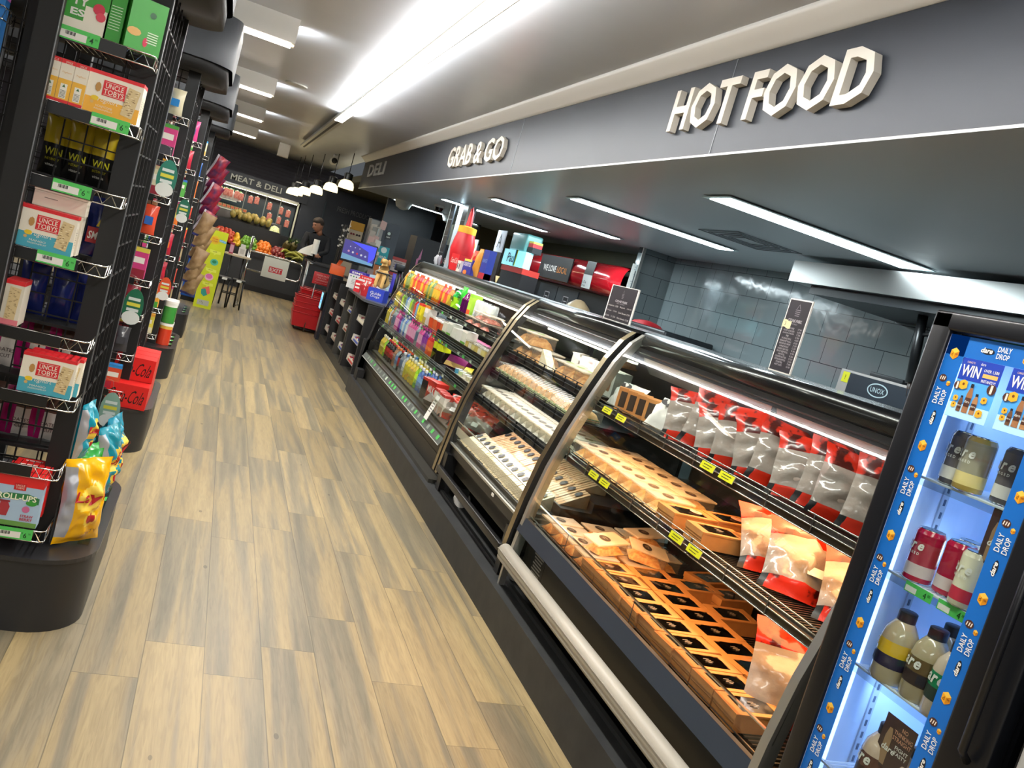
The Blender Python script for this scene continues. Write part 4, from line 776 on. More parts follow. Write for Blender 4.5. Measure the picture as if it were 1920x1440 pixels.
# ---------------------------------------------------------------- gondolas with end bays (left)
def rounded(x0,x1,y0,y1,r,n=8):
    P=[]
    for cx,cy,a in ((x1-r,y0+r,-90),(x1-r,y1-r,0)): P+=[(cx+r*cos(R(a+90*i/n)),cy+r*sin(R(a+90*i/n))) for i in range(n+1)]
    return [(x0,y0)]+P+[(x0,y1)]
ZS=[1.84,1.63,1.415,1.20,.96,.77,.545,.34]
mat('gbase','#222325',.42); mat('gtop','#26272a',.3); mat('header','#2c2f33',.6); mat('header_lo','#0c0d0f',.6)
def grid(b,plane,a0,a1,z0,z1,c,sa=.052,sz=.1,r=.0028,double=False):
    a=a0
    while a<=a1+.001:
        p,q=((a-r,c-r,z0),(a+r,c+r,z1)) if plane=='y' else ((c-r,a-r,z0),(c+r,a+r,z1)); b.box(p,q,'upright'); a+=sa
    z=z0
    while z<=z1:
        p,q=((a0,c-r*2,z-r),(a1,c,z+r)) if plane=='y' else ((c-r*2,a0,z-r),(c,a1,z+r)); b.box(p,q,'upright'); z+=sz
def basket(x0,x1,y0,y1,z,tagx=None,price_='6'):
    b=MB(); b.box((x0,y0-.003,z-.034),(x1-.075,y0,z),'black'); o=b.obj('basket_shelf'); c=MB()
    for zz in (.0,-.034): c.tube([(x0,y0,z+zz),(x1-.012,y0,z+zz),(x1,y0+.012,z+zz),(x1,y1,z+zz)],.0024,'chrome',6)
    n=int((x1-x0)/.02); c.tube([(x0+(x1-x0-.01)*i/n,y0+.0005,z-(.002 if i%2 else .032)) for i in range(n+1)],.0016,'chrome',5)
    n=5; c.tube([(x1,y0+.015+(y1-y0-.02)*i/n,z-(.002 if i%2 else .032)) for i in range(n+1)],.0016,'chrome',5)
    x=x0+.01
    while x<x1: c.tube([(x,y0,z-.034),(x,y1,z-.034)],.0014,'chrome',4); x+=.018
    c.obj('wire_front',o)
    if tagx is not None:
        T=front(tagx,y0-.004,z-.014); t=MB().quad(T,.105,.036,'tag'); t.quad(T,.07,.02,'white',-.016,-.004,.0006)
        for k in range(9): t.quad(T,.0012+.0008*(k%3),.010,'#333333',-.036+k*.003,.0,.001)
        t.text(price_,T,.017,'#12401c',.032,-.003,e=.001,bold=.01); t.text('95',T,.006,'#12401c',.044,.003,e=.001); t.text('$',T,.006,'#12401c',.024,.004,e=.001); t.obj('price_tag',o)
    return o
def header_mb(y0,y1):
    b=MB(); z0,z1=2.10,2.42
    P=rounded(-2.2,-.15,y0,y1,.16); n=len(P); Q=[(x-.0,y) for x,y in P]
    b.add([(x,y,z0+.06) for x,y in P]+[(x,y,z1) for x,y in P],[(i,(i+1)%n,(i+1)%n+n,i+n) for i in range(n)]+[tuple(range(n,2*n))],'header',None,True)
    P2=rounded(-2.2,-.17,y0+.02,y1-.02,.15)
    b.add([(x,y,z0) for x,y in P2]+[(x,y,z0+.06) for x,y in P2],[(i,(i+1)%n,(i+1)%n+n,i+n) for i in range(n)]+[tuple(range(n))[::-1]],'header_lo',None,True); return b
def gondola(i,Y0,lab):
    g=thing('gondola',lab,'shelving',(-1.2,Y0+.45,0),group='black wire shelving ends along the left of the aisle'); D=.95
    P=rounded(-3,-.15,Y0,Y0+D,.17); n=len(P); b=MB()
    b.add([(x,y,0) for x,y in P]+[(x,y,.235) for x,y in P],[(k,(k+1)%n,(k+1)%n+n,k+n) for k in range(n)],'gbase',None,True)
    P3=rounded(-3,-.145,Y0-.005,Y0+D+.005,.175); b.add([(x,y,.235) for x,y in P3]+[(x,y,.25) for x,y in P3],[(k,(k+1)%n,(k+1)%n+n,k+n) for k in range(n)]+[tuple(range(n,2*n))],'gtop',None,False); child(b,'base',g)
    for y in (Y0+.14,Y0+.78):
        for x in (-.36,-.67,-1.3,-2.0,-2.7): child(MB().box((x,y,.25),(x+(.062 if x==-.36 else .085),y+.05,2.2),'upright').box((x+(.0615 if x==-.36 else .0845),y+.004,.25),(x+(.064 if x==-.36 else .087),y+.012,2.2),'#54585c'),'upright',g)
    b=MB(); grid(b,'y',-1.95,-.33,.30,2.1,Y0+.50,.085,.105); child(b,'back_mesh',g)
    b=MB(); grid(b,'x',Y0+.26,Y0+.78,.30,2.1,-.312,.12,.105); child(b,'end_mesh',g)
    b=MB(); grid(b,'y',-.53,-.33,.30,2.1,Y0+.225,.066,.062,.0022); child(b,'front_mesh',g)
    child(MB().box((-.605,Y0-.055,.25),(-.548,Y0-.012,2.2),'upright').box((-.549,Y0-.055,.25),(-.5465,Y0-.045,2.2),'#6a6e70'),'upright',g)
    child(header_mb(Y0,Y0+.9),'header',g)
    b=MB(); b.box((-.215,Y0+.16,.252),(-.18,Y0+D-.16,.256),'acrylic'); o=child(b,'price_strip',g)
    for k in range(3):
        y=Y0+.24+k*.19; T=frame((-.197,y,.2575),(0,-1,0),(.98,0,.2)); MB().quad(T,.045,.032,'tag').quad(T,.04,.014,'white',0,-.006,.0006).obj('price_tag',o)
    for z in ZS:
        for (xa,xb) in ((-.545,-.30),)+(((-1.25,-.70),) if i==0 else ()):
            o=basket(xa,xb,Y0+.0,Y0+.16,z,(({1.84:-.50,1.63:-.375,1.415:-.435,1.20:-.435,.34:-.385}.get(z)) if (i==0 and xa==-.545) else None),'4' if z==1.84 else '6'); o.parent=g; o.matrix_parent_inverse=Matrix.Translation(-Vector(g.location))
        b=MB(); b.box((-.58,Y0+.2,z-.01),(-.34,Y0+.47,z),'upright'); child(b,'inner_shelf',g)
    return g
GY=[2.85,4.95,7.05,9.2]
for i,(y,s) in enumerate(zip(GY,('nearest black wire gondola end with curved header and rounded base','second black wire gondola end, with red cola boxes on its base','third black wire gondola end, with canisters on its base','farthest black wire gondola end, hung with bagged vegetables'))): gondola(i,y,s)
# --- goods on the nearest gondola
Y=2.852
def put(mb,name,loc,rz,label,cat='box',rx=0,grp=None):
    o=mb.obj(name); o.location=loc; o.rotation_euler=(rx,0,rz); return tag(o,label,cat,grp)
E1=tobys_end()
for k in range(3):
    put(tobys_end(w=.036),'snack_box',(-.476-.037*k,Y+.076,1.632),0,'yellow-striped snack box end panel on the second shelf, %s of three'%('right','middle','left')[k],grp='yellow snack boxes turned end on')
TL=.006
put(tobys('#eeb03a','HONEYCOMB'),'snack_box',(-.383,Y+.03,1.632),0,'yellow yoghurt snack box facing forward on the second shelf')
put(tobys('#eeb03a','HONEYCOMB'),'snack_box',(-.383,Y+.078,1.632),0,'yellow yoghurt snack box directly behind the forward-facing one')
put(tobys('#4aa8bc','MANGO'),'snack_box',(-.476,Y+.03,1.202),0,'teal yoghurt snack box at eye level on the fourth shelf')
put(tobys('#8a5aa0','CHOC','.148' and .148),'snack_box',(-.63,Y+.035,1.202),0,'purple-banded snack box half hidden by the post')
for k,(w,h) in enumerate(((.145,.045),(.148,.04))): put(MB().box((-w/2,-.03,0),(w/2,.03,h),'cream').box((-w*.3,-.0305,h*.6),(-w*.05,-.03,h*.65),'#8a8478'),'snack_box',(-.468,Y+.095,1.325+k*.046),0,'plain cream carton stacked behind the teal box, %s'%('lower' if k==0 else 'upper'))
for k in range(2): put(MB().box((-.07,-.03,0),(.07,.03,.06),'cream'),'snack_box',(-.468,Y+.095,1.203+k*.0605),0,'plain cream carton at the bottom of the stack behind the teal box' if k==0 else 'plain cream carton second from the bottom behind the teal box')
b,T=carton(.05,.09,.135,'#ddd6c4','#d8232a',.1,'#e07a84',.12,0)
r=random.Random(4)
b.poly([(-.014,.016),(.014,.016),(.018,.112),(-.012,.115)],'#d6bf8e',T,0,.001)
for k in range(36): yy=.02+.09*k/36; xx=r.uniform(-.012,.013); b.poly([(xx-.004,yy),(xx+.004,yy),(xx+.002,yy+.0015)],'#7a5630',T,0,.0015)
put(b,'snack_box',(-.525,Y+.05,.962),0,'narrow strawberry bar box standing on the fifth shelf')
for k in range(2): put(tobys('#4aa8bc','MANGO'),'snack_box',(-.392+.012*k,Y+.03+.047*k,.772),0,'teal yoghurt snack box on the sixth shelf, %s'%('front one' if k==0 else 'back one'),grp='teal boxes on the sixth shelf')
def rollups(full=True):
    b,T=carton(.135,.05,.16,'#a9c4dc','#e02424',.19,'#6a9a4a',.10,0)
    b.quad(T,.135,.03,'#e02424',0,.145,.0006); b.quad(T,.034,.022,'#c41c22',.002,.128,.001); b.text('UNCLE',T,.006,'cream',.002,.132,e=.0016); b.text('TOBYS',T,.006,'cream',.002,.124,e=.0016)
    b.poly([(-.062,.092),(-.03,.105),(.03,.108),(.062,.098),(.062,.078),(.045,.08),(.03,.09),(-.03,.088),(-.062,.074)],'#2c7a44',T,0,.0012); b.text('ROLL-UPS',T,.019,'#f4f4d8',0,.0945,.108,.02,e=.0018)
    b.disc(T,.016,'#3a9a3a',.042,.080,14,.0014,.009); b.disc(T,.011,'#c86a94',.030,.058,12,.0014); b.text('STRAW',T,.009,'#b8203a',.036,.036,.036,.02,e=.0016); b.text('BERRY',T,.009,'#b8203a',.036,.025,.036,.02,e=.0016)
    b.poly([(-.048,.03),(-.02,.03),(-.015,.06),(-.022,.075),(-.042,.075),(-.044,.055)],'#a8323c',T,0,.0014); b.quad(T,.03,.006,'#8a2430',-.032,.077,.0016); return b
put(rollups(),'snack_box',(-.398,Y+.03,.345),0,'blue fruit roll box with red lid on the bottom basket shelf'); put(rollups(),'snack_box',(-.538,Y+.03,.345),0,'blue fruit roll box cut by the left edge of the photo')
for k in range(3): put(MB().box((-.06,-.02,0),(.06,.02,.16),'#e02424').quad(frame((0,0,.1602),(1,0,0),(0,1,0)),.05,.008,'white',-.01),'snack_box',(-.40+.008*k,Y+.08+.042*k,.348),0,'red-lidded box in line behind the fruit roll box, %s'%ORD[k],grp='red lids behind the fruit roll box')
for k,(x,w,rz,f) in enumerate(((-.50,.115,0,1),(-.425,.045,0,0),(-.35,.10,.35,2))):
    b,T=carton(w,.05,.15,'#3c9a3a' if k else '#f0ead8',None,0,None)
    if f==1: b.quad(T,.11,.075,'#3f9a3a',0,.112,.0006); b.text('TY',T,.024,'white',-.020,.082,.042,.03,e=.001); b.text('ES',T,.020,'white',-.022,.050,.038,.03,e=.001); b.quad(T,.05,.05,'#3f9a3a',-.03,.055,.0004); b.disc(T,.016,'#c8344a',.03,.075,12,.0012); b.disc(T,.013,'#d84a5a',.038,.055,12,.0014); b.disc(T,.022,'#e8c88a',.02,.125,12,.001)
    if f==2: b.disc(T,.02,'#d8a860',-.03,.05,10,.001,.012); b.disc(T,.007,'#c82a4a',.005,.03,8,.001,.014); b.disc(T,.009,'#1f5a30',.012,.11,12,.001); 
    if f==2:
        for q in range(5): b.quad(T,.03,.003,'#d8ead0',.022,.06-.007*q,.001)
    if f==0:
        for q in range(9): b.quad(T,.03,.002,'#cfe4c8',0,.10-.008*q,.001)
    put(b,'snack_box',(x,Y+.045,1.842),rz,('green and cream biscuit box with TYES lettering on the top shelf','narrow green box end between two biscuit boxes','green biscuit box turned to the right on the top shelf')[k])
# wire-backed packs behind the front bay
mat('yellowbag','#c8ae1e',.3,coat=.3,bump=.4,scale=14); mat('blackbag','#151514',.3,coat=.3,bump=.4,scale=14); mat('bluebag','#16246a',.25,coat=.5,bump=.4,scale=14); mat('pinkbag','#b01a6a',.25,coat=.4,bump=.3,scale=14)
def coffee(txt=True):
    b=pillow(.075,.20,.05,lambda u,v:'blackbag' if v<.5 else 'yellowbag',8,12,5,.06,.25); wrap_text(b,'WIN',.024,'#c8c41e',0,.074,.05,.02); wrap_text(b,'INSTANTLY',.008,'#c8c41e',0,.050,.04); wrap_text(b,'vittoria',.008,'#d8d8d0',0,.032,.034,.01); return b
cf=Stamp(tag(coffee().obj('coffee_bag'),None,'bag'))
for k,x in enumerate((-.555,-.485,-.415,-.345)): cf((x,Y+.30,1.416),(0,0,rnd.uniform(-.2,.2)),'yellow and black coffee bag behind the wire of the third shelf, %s from the left'%ORD[k],'yellow and black coffee bags')
b=pillow(.10,.19,.06,'bluebag',8,12,6,.06,.25); T=front(0,-.03,.08); b.quad(T,.085,.05,'#a81c22',0,-.01,.004); b.text("SMITH'S",T,.026,'white',0,-.01,.075,.02,.1,e=.005); b.poly([(-.02,.02),(.02,.02),(0,.075)],'#e0c41e',T,0,.004); put(b,'chip_bag',(-.36,Y+.21,1.202),.2,'dark blue chip bag with red label behind the teal box','bag')
for k,x in enumerate((-.53,-.44,-.36)): put(pillow(.085,.17,.05,'bluebag',8,10,20+k,.06,.3),'chip_bag',(x,Y+.30,1.03-.07+.0),.1*k,'dark blue bag behind the wire of the fifth shelf, %s from the left'%ORD[k],'bag',grp='dark blue bags')
def trail():
    b=pillow(.085,.17,.045,lambda u,v:'pinkbag' if u<.22 or u>.8 else ('#e6dfd8' if v<.62 else '#5a3a2c'),10,12,9,.05,.2); T=front(0,-.026,.06)
    b.text('DATES',T,.012,'#4a3a3a',0,0,.05,.01,e=.003); b.text('CUT',T,.012,'#4a3a3a',0,-.02,.03,.01,e=.003); return b
tr=Stamp(tag(trail().obj('fruit_bag'),None,'bag'))
for zi,z in enumerate((.772,.60)):
    for k,x in enumerate((-.56,-.475,-.39)): tr((x,Y+.29,z if zi==0 else .55),0,'magenta and white dried fruit bag behind the wire, %s row, %s from the left'%(('upper','lower')[zi],ORD[k]),'dried fruit bags')
def cereal():
    b,T=carton(.2,.05,.26,'#1f7ac8','#c86ac0',.12); b.quad(T,.17,.075,'#f0a81e',0,.16,.0006); b.text('LCMs',T,.06,'#1c3a9a',0,.16,.15,.03,e=.0012); b.text('Kellogg\'s',T,.018,'white',-.05,.215,.06,.01,.3,e=.001); b.disc(T,.05,'#b8743a',0,.055,16,.0008,.03); b.quad(T,.035,.03,'white',.06,.245,.001); return b
put(cereal(),'cereal_box',(-.80,Y+.045,1.632),0,'blue bar box with orange letters at the far left edge'); put(carton(.18,.05,.10,'#c86ac0','#e8e0e8',.3)[0],'cereal_box',(-.80,Y+.045,1.892),0,'purple and white box stacked above the blue one')
put(pillow(.16,.20,.08,'blackbag',8,10,13,.1,.4),'chip_bag',(-.80,Y+.03,1.416),0,'glossy black bag at the far left edge','bag')
# chip bags standing on the base, facing the aisle
def chips(c,seed,w=.155,h=.26,txt="Lay's",back='#b9bcc4'):
    mat('c'+c+str(seed),c,.22,coat=.5,bump=.5,scale=12); mm='c'+c+str(seed)
    def mf(u,v):
        if u<.2 and .08<v<.92: return 'silverfoil'
        x,y=(u-.5),(v-.56)
        if (x*.9+y*.25)**2/.065+(y-x*.35)**2/.022<1: return '#f0cf4a'
        if (x-.06)**2/.02+(v-.30)**2/.011<1: return '#b01c22' if (x-.06)**2/.009+(v-.30)**2/.005<1 else '#f0cf4a'
        return mm
    b=pillow(w,h,.085,mf,26,34,seed,.05,.45,back=mm)
    wrap_text(b,"Lay's",.042,'#b01c22',0,h*.565,.095,.02,.2); wrap_text(b,'TASTY',.012,'#7a4a14',.02,h*.14,.05); return b
mat('silverfoil','#aeb2ba',.3,.4,bump=.4,scale=12)
Q=pi/2
for c,x,y,s,rx,rz,lab,z in (('#f0b400',-.225,3.02,1.12,-.06,.75,'yellow chip bag in front on the gondola base',.258),('#1f8a2e',-.235,3.20,1.0,-.12,1.0,'green chip bag behind the yellow one',.258),('#2a9a34',-.24,3.32,.95,-.15,1.2,'second green chip bag, lying further back',.258),('#0e8aa0',-.215,3.48,1.12,-.05,Q-.35,'teal chip bag nearer the camera on the gondola base',.258),('#0e8aa8',-.215,3.64,1.12,-.05,Q-.2,'teal chip bag at the far end of the gondola base',.258),('#0f90a8',-.285,3.14,.8,0,Q-.2,'teal chip bag hanging above the green ones',.50)):
    o=chips(c,int(abs(x)*900+y*10)).obj('chip_bag'); o.location=(x,y,z); o.rotation_euler=(rx,0,rz); o.scale=(s,)*3; tag(o,lab,'bag')
# cola cartons on the second base
def cola():
    b,T=carton(.21,.12,.13,'#d41f1c',None); b.text('Coca-Cola',frame((0,-.0602,.065),(1,0,0),(0,0,1)),.075,'#1a1212',-.0,0,.30*.62,.0,.25,e=.0008); return b
ck=Stamp(tag(cola().obj('cola_carton'),None,'box'))
n=0
for yy in (0,1,2,3):
    for zz in range(1 if yy==0 else 2):
        ck((-.285,5.04+yy*.125,.252+zz*.132),0,'red cola carton on the second gondola base, %s from the front, %s'%(ORD[yy],'upper' if zz else 'lower'),'red cola cartons')
# canisters on the third base
for k,(c1,c2) in enumerate((('#c83a22','#d8b04a'),('#d0402a','#e8e0d0'),('#3c8a3a','#e8e8e0'),('#4a9a40','#e0e8dc'))):
    o=MB().lathe([(0,0),(.05,0,'g'+c1),(.05,.13),(.05,.1301,c2),(.05,.16)],'g'+c1,16).obj('canister'); MB().lathe([(.053,.155),(.053,.175),(0,.177)],'white',16).obj('lid',o); o.location=(-.25+.0*k,7.25+.11*(k%2),.252+.18*(k//2)); tag(o,('red canister, near one','red canister, far one','green canister on top, near one','green canister on top, far one')[k],'canister')
# random goods on the other gondolas' end bays
CC=['#e8782a','#e0e0da','#b01c34','#2a8ad0','#d8c84a','#3a3a40','#c83a7a','#8a2030','#d8d0b0','#4a9a3a','#d84a2a','#c9b48a','#1e5aa8','#e8a83a']
NM={'#e8782a':'orange','#e0e0da':'pale grey','#b01c34':'crimson','#2a8ad0':'bright blue','#d8c84a':'yellow','#3a3a40':'charcoal','#c83a7a':'pink','#8a2030':'maroon','#d8d0b0':'cream','#4a9a3a':'green','#d84a2a':'red-orange','#c9b48a':'tan','#1e5aa8':'navy blue','#e8a83a':'amber'}
rnd=random.Random(21)
for gi,Y0 in enumerate(GY[1:],1):
    for zi,z in enumerate(ZS):
        h=.12+.04*rnd.random()
        for k in range(3):
            c=rnd.choice(CC); c2=rnd.choice(CC); w=.082; x=-.555+k*.088
            if rnd.random()<.55: mb=carton(w,.06,h,c,c2,.12,rnd.choice(CC),.3,0)[0]; T=front(0,-.03,0); mb.quad(T,w*.7,h*.2,'#e8e4da',0,h*.6,.001); nm='box'
            else: mb=pillow(w,h+.01,.045,'f'+c,6,8,zi*3+k,.06,.3); mb.quad(front(0,-.03,h*.5),w*.5,h*.3,c2,0,0,.001); nm='bag'
            put(mb,'grocery_'+nm,(x,Y0+.06,z+.002),rnd.uniform(-.1,.1),'%s %s on the %s gondola, %s shelf down, %s'%(NM[c],nm,('','second','third','farthest')[gi],ORD[zi],('left','middle','right')[k]),nm)
for gi,Y0 in enumerate(GY[:3]):
    for zi,z in enumerate(ZS[1:7]):
        for k in range(3):
            c=rnd.choice(CC); h=.12+.05*rnd.random(); mb=carton(.09,.10,h,c,rnd.choice(CC),.15,rnd.choice(CC),.3,0)[0]
            if gi==0: continue
            put(mb,'grocery_box',(-.39,Y0+.27+k*.11-(.05 if k==2 else 0),z+.002),RT+pi,'%s box seen through the end mesh of the %s gondola, %s shelf down, %s'%(NM[c],('nearest','second','third')[gi],ORD[zi+1],('near','middle','far')[k]),'box')
# shelf talkers sticking into the aisle
for k,(x,y,z,c) in enumerate(((-.265,3.72,1.05,'#1c6a4a'),(-.26,3.70,.62,'#8ab0a0'),(-.255,3.75,1.58,'#2a7a66'),(-.26,5.80,1.42,'#1c6a52'),(-.26,5.78,.92,'#e0562a'))):
    t=thing('shelf_talker',('green oval shelf talker with yellow stripe clipped to the nearest gondola','pale clear shelf talker low on the nearest gondola','green shelf talker high on the nearest gondola','green shelf talker on the second gondola','orange shelf talker on the second gondola')[k],'sign',(x,y,z)); b=MB(); T=front(0,0,-.07); b.disc(T,.038,c,0,0,18,.0,.075,.001); b.disc(T,.034,'#e8ece8',0,-.045,14,.0008,.028); b.quad(T,.05,.014,'#e0d84a',0,.01,.001); b.quad(T,.045,.012,'#dfe8e4',0,.032,.001); b.quad(T,.045,.012,'#dfe8e4',0,-.012,.001); b.obj('card',t); MB().tube([(-.04,0,.06),(-.01,0,.05),(0,0,.0)],.0015,'clear').obj('clip',t)
# bagged vegetables hung on the farthest gondola
pn=Stamp(tag(pillow(.15,.27,.09,lambda u,v:'#d8d0dc' if u<.12 else ('purple_net'),8,10,51,.05,.4).obj('produce_bag'),None,'bag')); po=Stamp(tag(pillow(.16,.28,.10,lambda u,v:'potato' if v>.14 else '#4a4a8a',8,10,52,.05,.4).obj('produce_bag'),None,'bag'))
for k in range(7): pn((-.26+.012*(k%2),10.0+.05*(k%3),1.66-.10*k),(.25,.3,.25),'purple bag of onions hanging on the farthest gondola, %s from the top'%ORD[k],'hanging bags of onions')
for k in range(6): po((-.235+.012*(k%2),9.98+.04*(k%3),1.02-.13*k),(.2,.2,.25),'brown bag of potatoes hanging on the farthest gondola, %s from the top'%ORD[k],'hanging bags of potatoes')

t=thing('grey_edged_cooler','dark cooler with a pale grey door edge at the bottom right corner','fridge',(1.7,.75,0)); MB().box((-.24,-.25,0),(.3,.23,1.6),'fr_black').obj('cabinet',t); MB().box((-.262,.14,.05),(-.24,.215,1.0),'#9a9a96',None,.008).obj('door_edge',t)
# ---------------------------------------------------------------- lettering on the bulkhead
def sign(name,label,s,z,y0,y1,hgt,x=1.698,m='#d9d4c8',depth=.03,bold=.018,cat='sign',shear=0):
    t=thing(name,label,cat,(x,(y0+y1)/2,z)); b=MB(); T=aisle(0,0,0); b.text(s,T,hgt,m,0,0,abs(y1-y0),bold,shear,depth,e=0); b.obj('lettering',t); return t
sign('hot_food_sign','large raised cream letters HOT FOOD on the dark bulkhead','HOT FOOD',2.405,3.50,2.24,.185)
sign('grab_and_go_sign','raised cream letters GRAB & GO on the dark bulkhead','GRAB & GO',2.392,7.62,5.98,.18)
sign('deli_sign','small pale lettering at the far end of the bulkhead','DELI',2.44,12.6,11.2,.17,m='#b0b4b2',depth=.01)
t=thing('meat_and_deli_sign','grey letters MEAT & DELI above the far glass cooler','sign',(.375,17.95,1.945)); MB().text('MEAT & DELI',front(0,0,0),.115,'#aeb0a8',0,0,.98,.012,0,.01,e=0).obj('lettering',t)
struct('wall_bulkhead_far',MB().box((-1.6,17.97,1.83),(1.40,18.5,2.06),'navy').box((-5,17.98,1.83),(-1.6,18.5,2.66),'farwall'))
# cameras, sprinkler, vents
t=thing('dome_camera','dark dome camera under the kitchen ceiling','camera',(2.53,11.3,2.2)); MB().lathe([(.07,0),(.07,-.03),(.0,-.03)],'#cfcfca',16).obj('mount',t); MB().lathe([(.055,-.03),(.05,-.07),(.02,-.09),(0,-.092)],'black_gloss',16).obj('dome',t)
for i,(x,y) in enumerate(((2.35,12.9),(3.1,12.9))): o=MB().lathe([(.14,0),(.10,-.10),(.03,-.13),(0,-.13)],'#cfd6d6',18).obj('ceiling_speaker'); o.location=(x,y,2.2); tag(o,'white conical fitting under the far edge of the kitchen ceiling, %s'%('left one' if not i else 'right one'),'speaker')
o=MB().lathe([(.10,0),(.10,-.012),(0,-.014)],'#b9b8ae',20).obj('ceiling_disc'); o.location=(.30,8.3,2.66); tag(o,'flat round grille on the main ceiling left of the linear light','vent')
t=thing('ceiling_vent','square flush vent in the kitchen ceiling between two lights','vent',(3.2,5.0,2.197)); b=MB(); 
for k in range(4): s=.25-k*.05; b.box((-s,-s,-.004),(s,-s+.01,0),'#6a7076'); b.box((-s,s-.01,-.004),(s,s,0),'#6a7076'); b.box((-s,-s,-.004),(-s+.01,s,0),'#6a7076'); b.box((s-.01,-s,-.004),(s,s,0),'#6a7076')
b.obj('grille',t)
t=thing('projector_box','small pale box fixed under the far ceiling edge','box',(.62,15.5,2.56)); MB().box((-.09,-.1,-.12),(.09,.1,.1),'#b8b0a2').obj('housing',t)
t=thing('security_camera','white bullet camera under the far ceiling','camera',(1.35,14.3,2.55)); b=MB(); b.tube([(0,-.1,0),(0,.08,0)],.06,'white',14); b.tube([(0,-.105,0),(0,-.1,0)],.045,'black',14); b.obj('body',t); MB().tube([(0,.05,.05),(0,.05,.11)],.02,'white').obj('bracket',t)
# pendant lamps
pl=thing('pendant_lamp','','lamp')
MB().lathe([(.115,0),(.113,.05),(.095,.10),(.06,.125),(.05,.13)],'lamp_dome',20).obj('shade',pl); MB().lathe([(.065,.13),(.065,.22),(.03,.235),(0,.235)],'black',16).obj('lamp_holder',pl); MB().tube([(0,0,.12),(0,0,.53)],.006,'black',6).obj('rod',pl); S=Stamp(pl)
for i,(x,y,zz) in enumerate(((1.498,13.1,2.2),(1.381,14,2.137),(1.247,14.9,2.063),(1.133,15.8,2.02),(1.064,16.6,1.997),(1.033,17.3,1.994))):
    c_=S((x,y,zz-.07),0,'glowing pendant lamp over the far counter, %s from the camera'%ORD[i],'glowing pendant lamps'); [setattr(q,'scale',(1,1,(2.66-(zz-.07))/.53)) for q in COL.objects if q.parent==c_ and q.name.startswith('rod')]; area('light_pendant',(x,y,zz-.08),(.2,.2),2.2,(1,.85,.6))
# ---------------------------------------------------------------- produce stand, meat cooler
ps=thing('produce_stand','dark tiered produce stand with fruit in front of the meat cooler','produce stand',(.4,16.9,0))
child(MB().box((-.9,16.5,0),(1.48,17.3,.10),'black').box((-.9,16.5,.10),(1.48,17.35,.62),'#2c2e31').box((-.9,16.46,.62),(1.48,16.50,.72),'#1c1d20'),'body',ps)
b=MB(); b.add([(-.9,16.5,.68),(1.48,16.5,.68),(1.48,17.1,.86),(-.9,17.1,.86)],[(0,1,2,3)],'black'); child(b,'lower_tier',ps)
b=MB(); b.box((-.2,17.0,.86),(1.0,17.05,1.15),'black'); b.add([(-.2,17.05,1.15),(1.0,17.05,1.10),(1.0,17.5,1.3),(-.2,17.5,1.3)],[(0,1,2,3)],'black'); b.box((-.25,17.1,.7),(1.4,17.5,.9),'black'); child(b,'upper_tier',ps)
fr_={}
for k,m,r in (('apple','apple',.045),('orange','orange',.042),('lime','lime',.036),('lemon','lemon',.04),('red_apple','redapple',.044),('melon','melon',.075)):
    n=8 if r<.06 else 10
    b=MB().lathe([(0,.1*r),(r*.55,-.0*r),(r*.95,.55*r),(r,r),(r*.85,1.55*r),(r*.4,1.9*r),(0,1.75*r)] if 'apple' in k else [(r*sin(pi*q/7),r-r*cos(pi*q/7)) for q in range(8)],m,n); o=b.obj(k)
    if r>.06: o.scale=(.75,.75,1)
    fr_[k]=Stamp(tag(o,None,k.replace('_',' ') if k!='red_apple' else 'apple'))
def heap(k,x0,x1,y0,y1,z0,sl,nx,ny,lay,lab,grp,st=None):
    n=0
    for l in range(lay):
        for j in range(ny-l):
            for i in range(nx-l):
                x=x0+(x1-x0)*(i+.5+l*.5)/nx; y=y0+(y1-y0)*(j+.5+l*.5)/ny
                fr_[k]((x+rnd.uniform(-.008,.008),y+rnd.uniform(-.008,.008),z0+(y-y0)*sl+l*.055+rnd.uniform(0,.01)),(rnd.uniform(-.4,.4),rnd.uniform(-.4,.4),rnd.uniform(0,6)),lab,grp); n+=1
heap('apple',-.18,.18,16.52,17.0,.72,.32,5,6,2,'bright red and yellow apple in the leftmost heap of the produce stand','bright red apples')
heap('lemon',.18,.32,16.5,16.95,.70,.32,2,6,2,'yellow lemon between the red apples and the limes','lemons'); heap('lime',.32,.62,16.5,16.95,.70,.32,5,6,2,'green lime in the produce stand','limes'); heap('orange',.62,.88,16.5,16.95,.68,.32,4,6,2,'orange in the produce stand between limes and dark apples','oranges')
heap('red_apple',.88,1.15,16.5,16.9,.66,.32,4,5,2,'dark red apple right of the oranges','dark red apples'); heap('melon',.05,.78,17.12,17.42,1.16,.3,7,2,1,'green-yellow melon on the upper tier','melons')
bn=Stamp(tag(MB().sheet(lambda u,v:((u-.5)*.30,.06*sin(pi*u)+cos(2*pi*v)*.028*(sin(pi*u)**.4 if 0<u<1 else .1),.03+sin(2*pi*v)*.028*(sin(pi*u)**.4 if 0<u<1 else .1)+.05*sin(pi*u)),10,8,'banana').obj('banana'),None,'banana'))
for k in range(18): bn((1.08+.36*rnd.random(),16.55+.3*rnd.random(),.72+.03*(k%4)),(rnd.uniform(-.3,.3),0,rnd.uniform(-.5,.9)),'greenish banana in the heap at the right end of the produce stand','bananas')
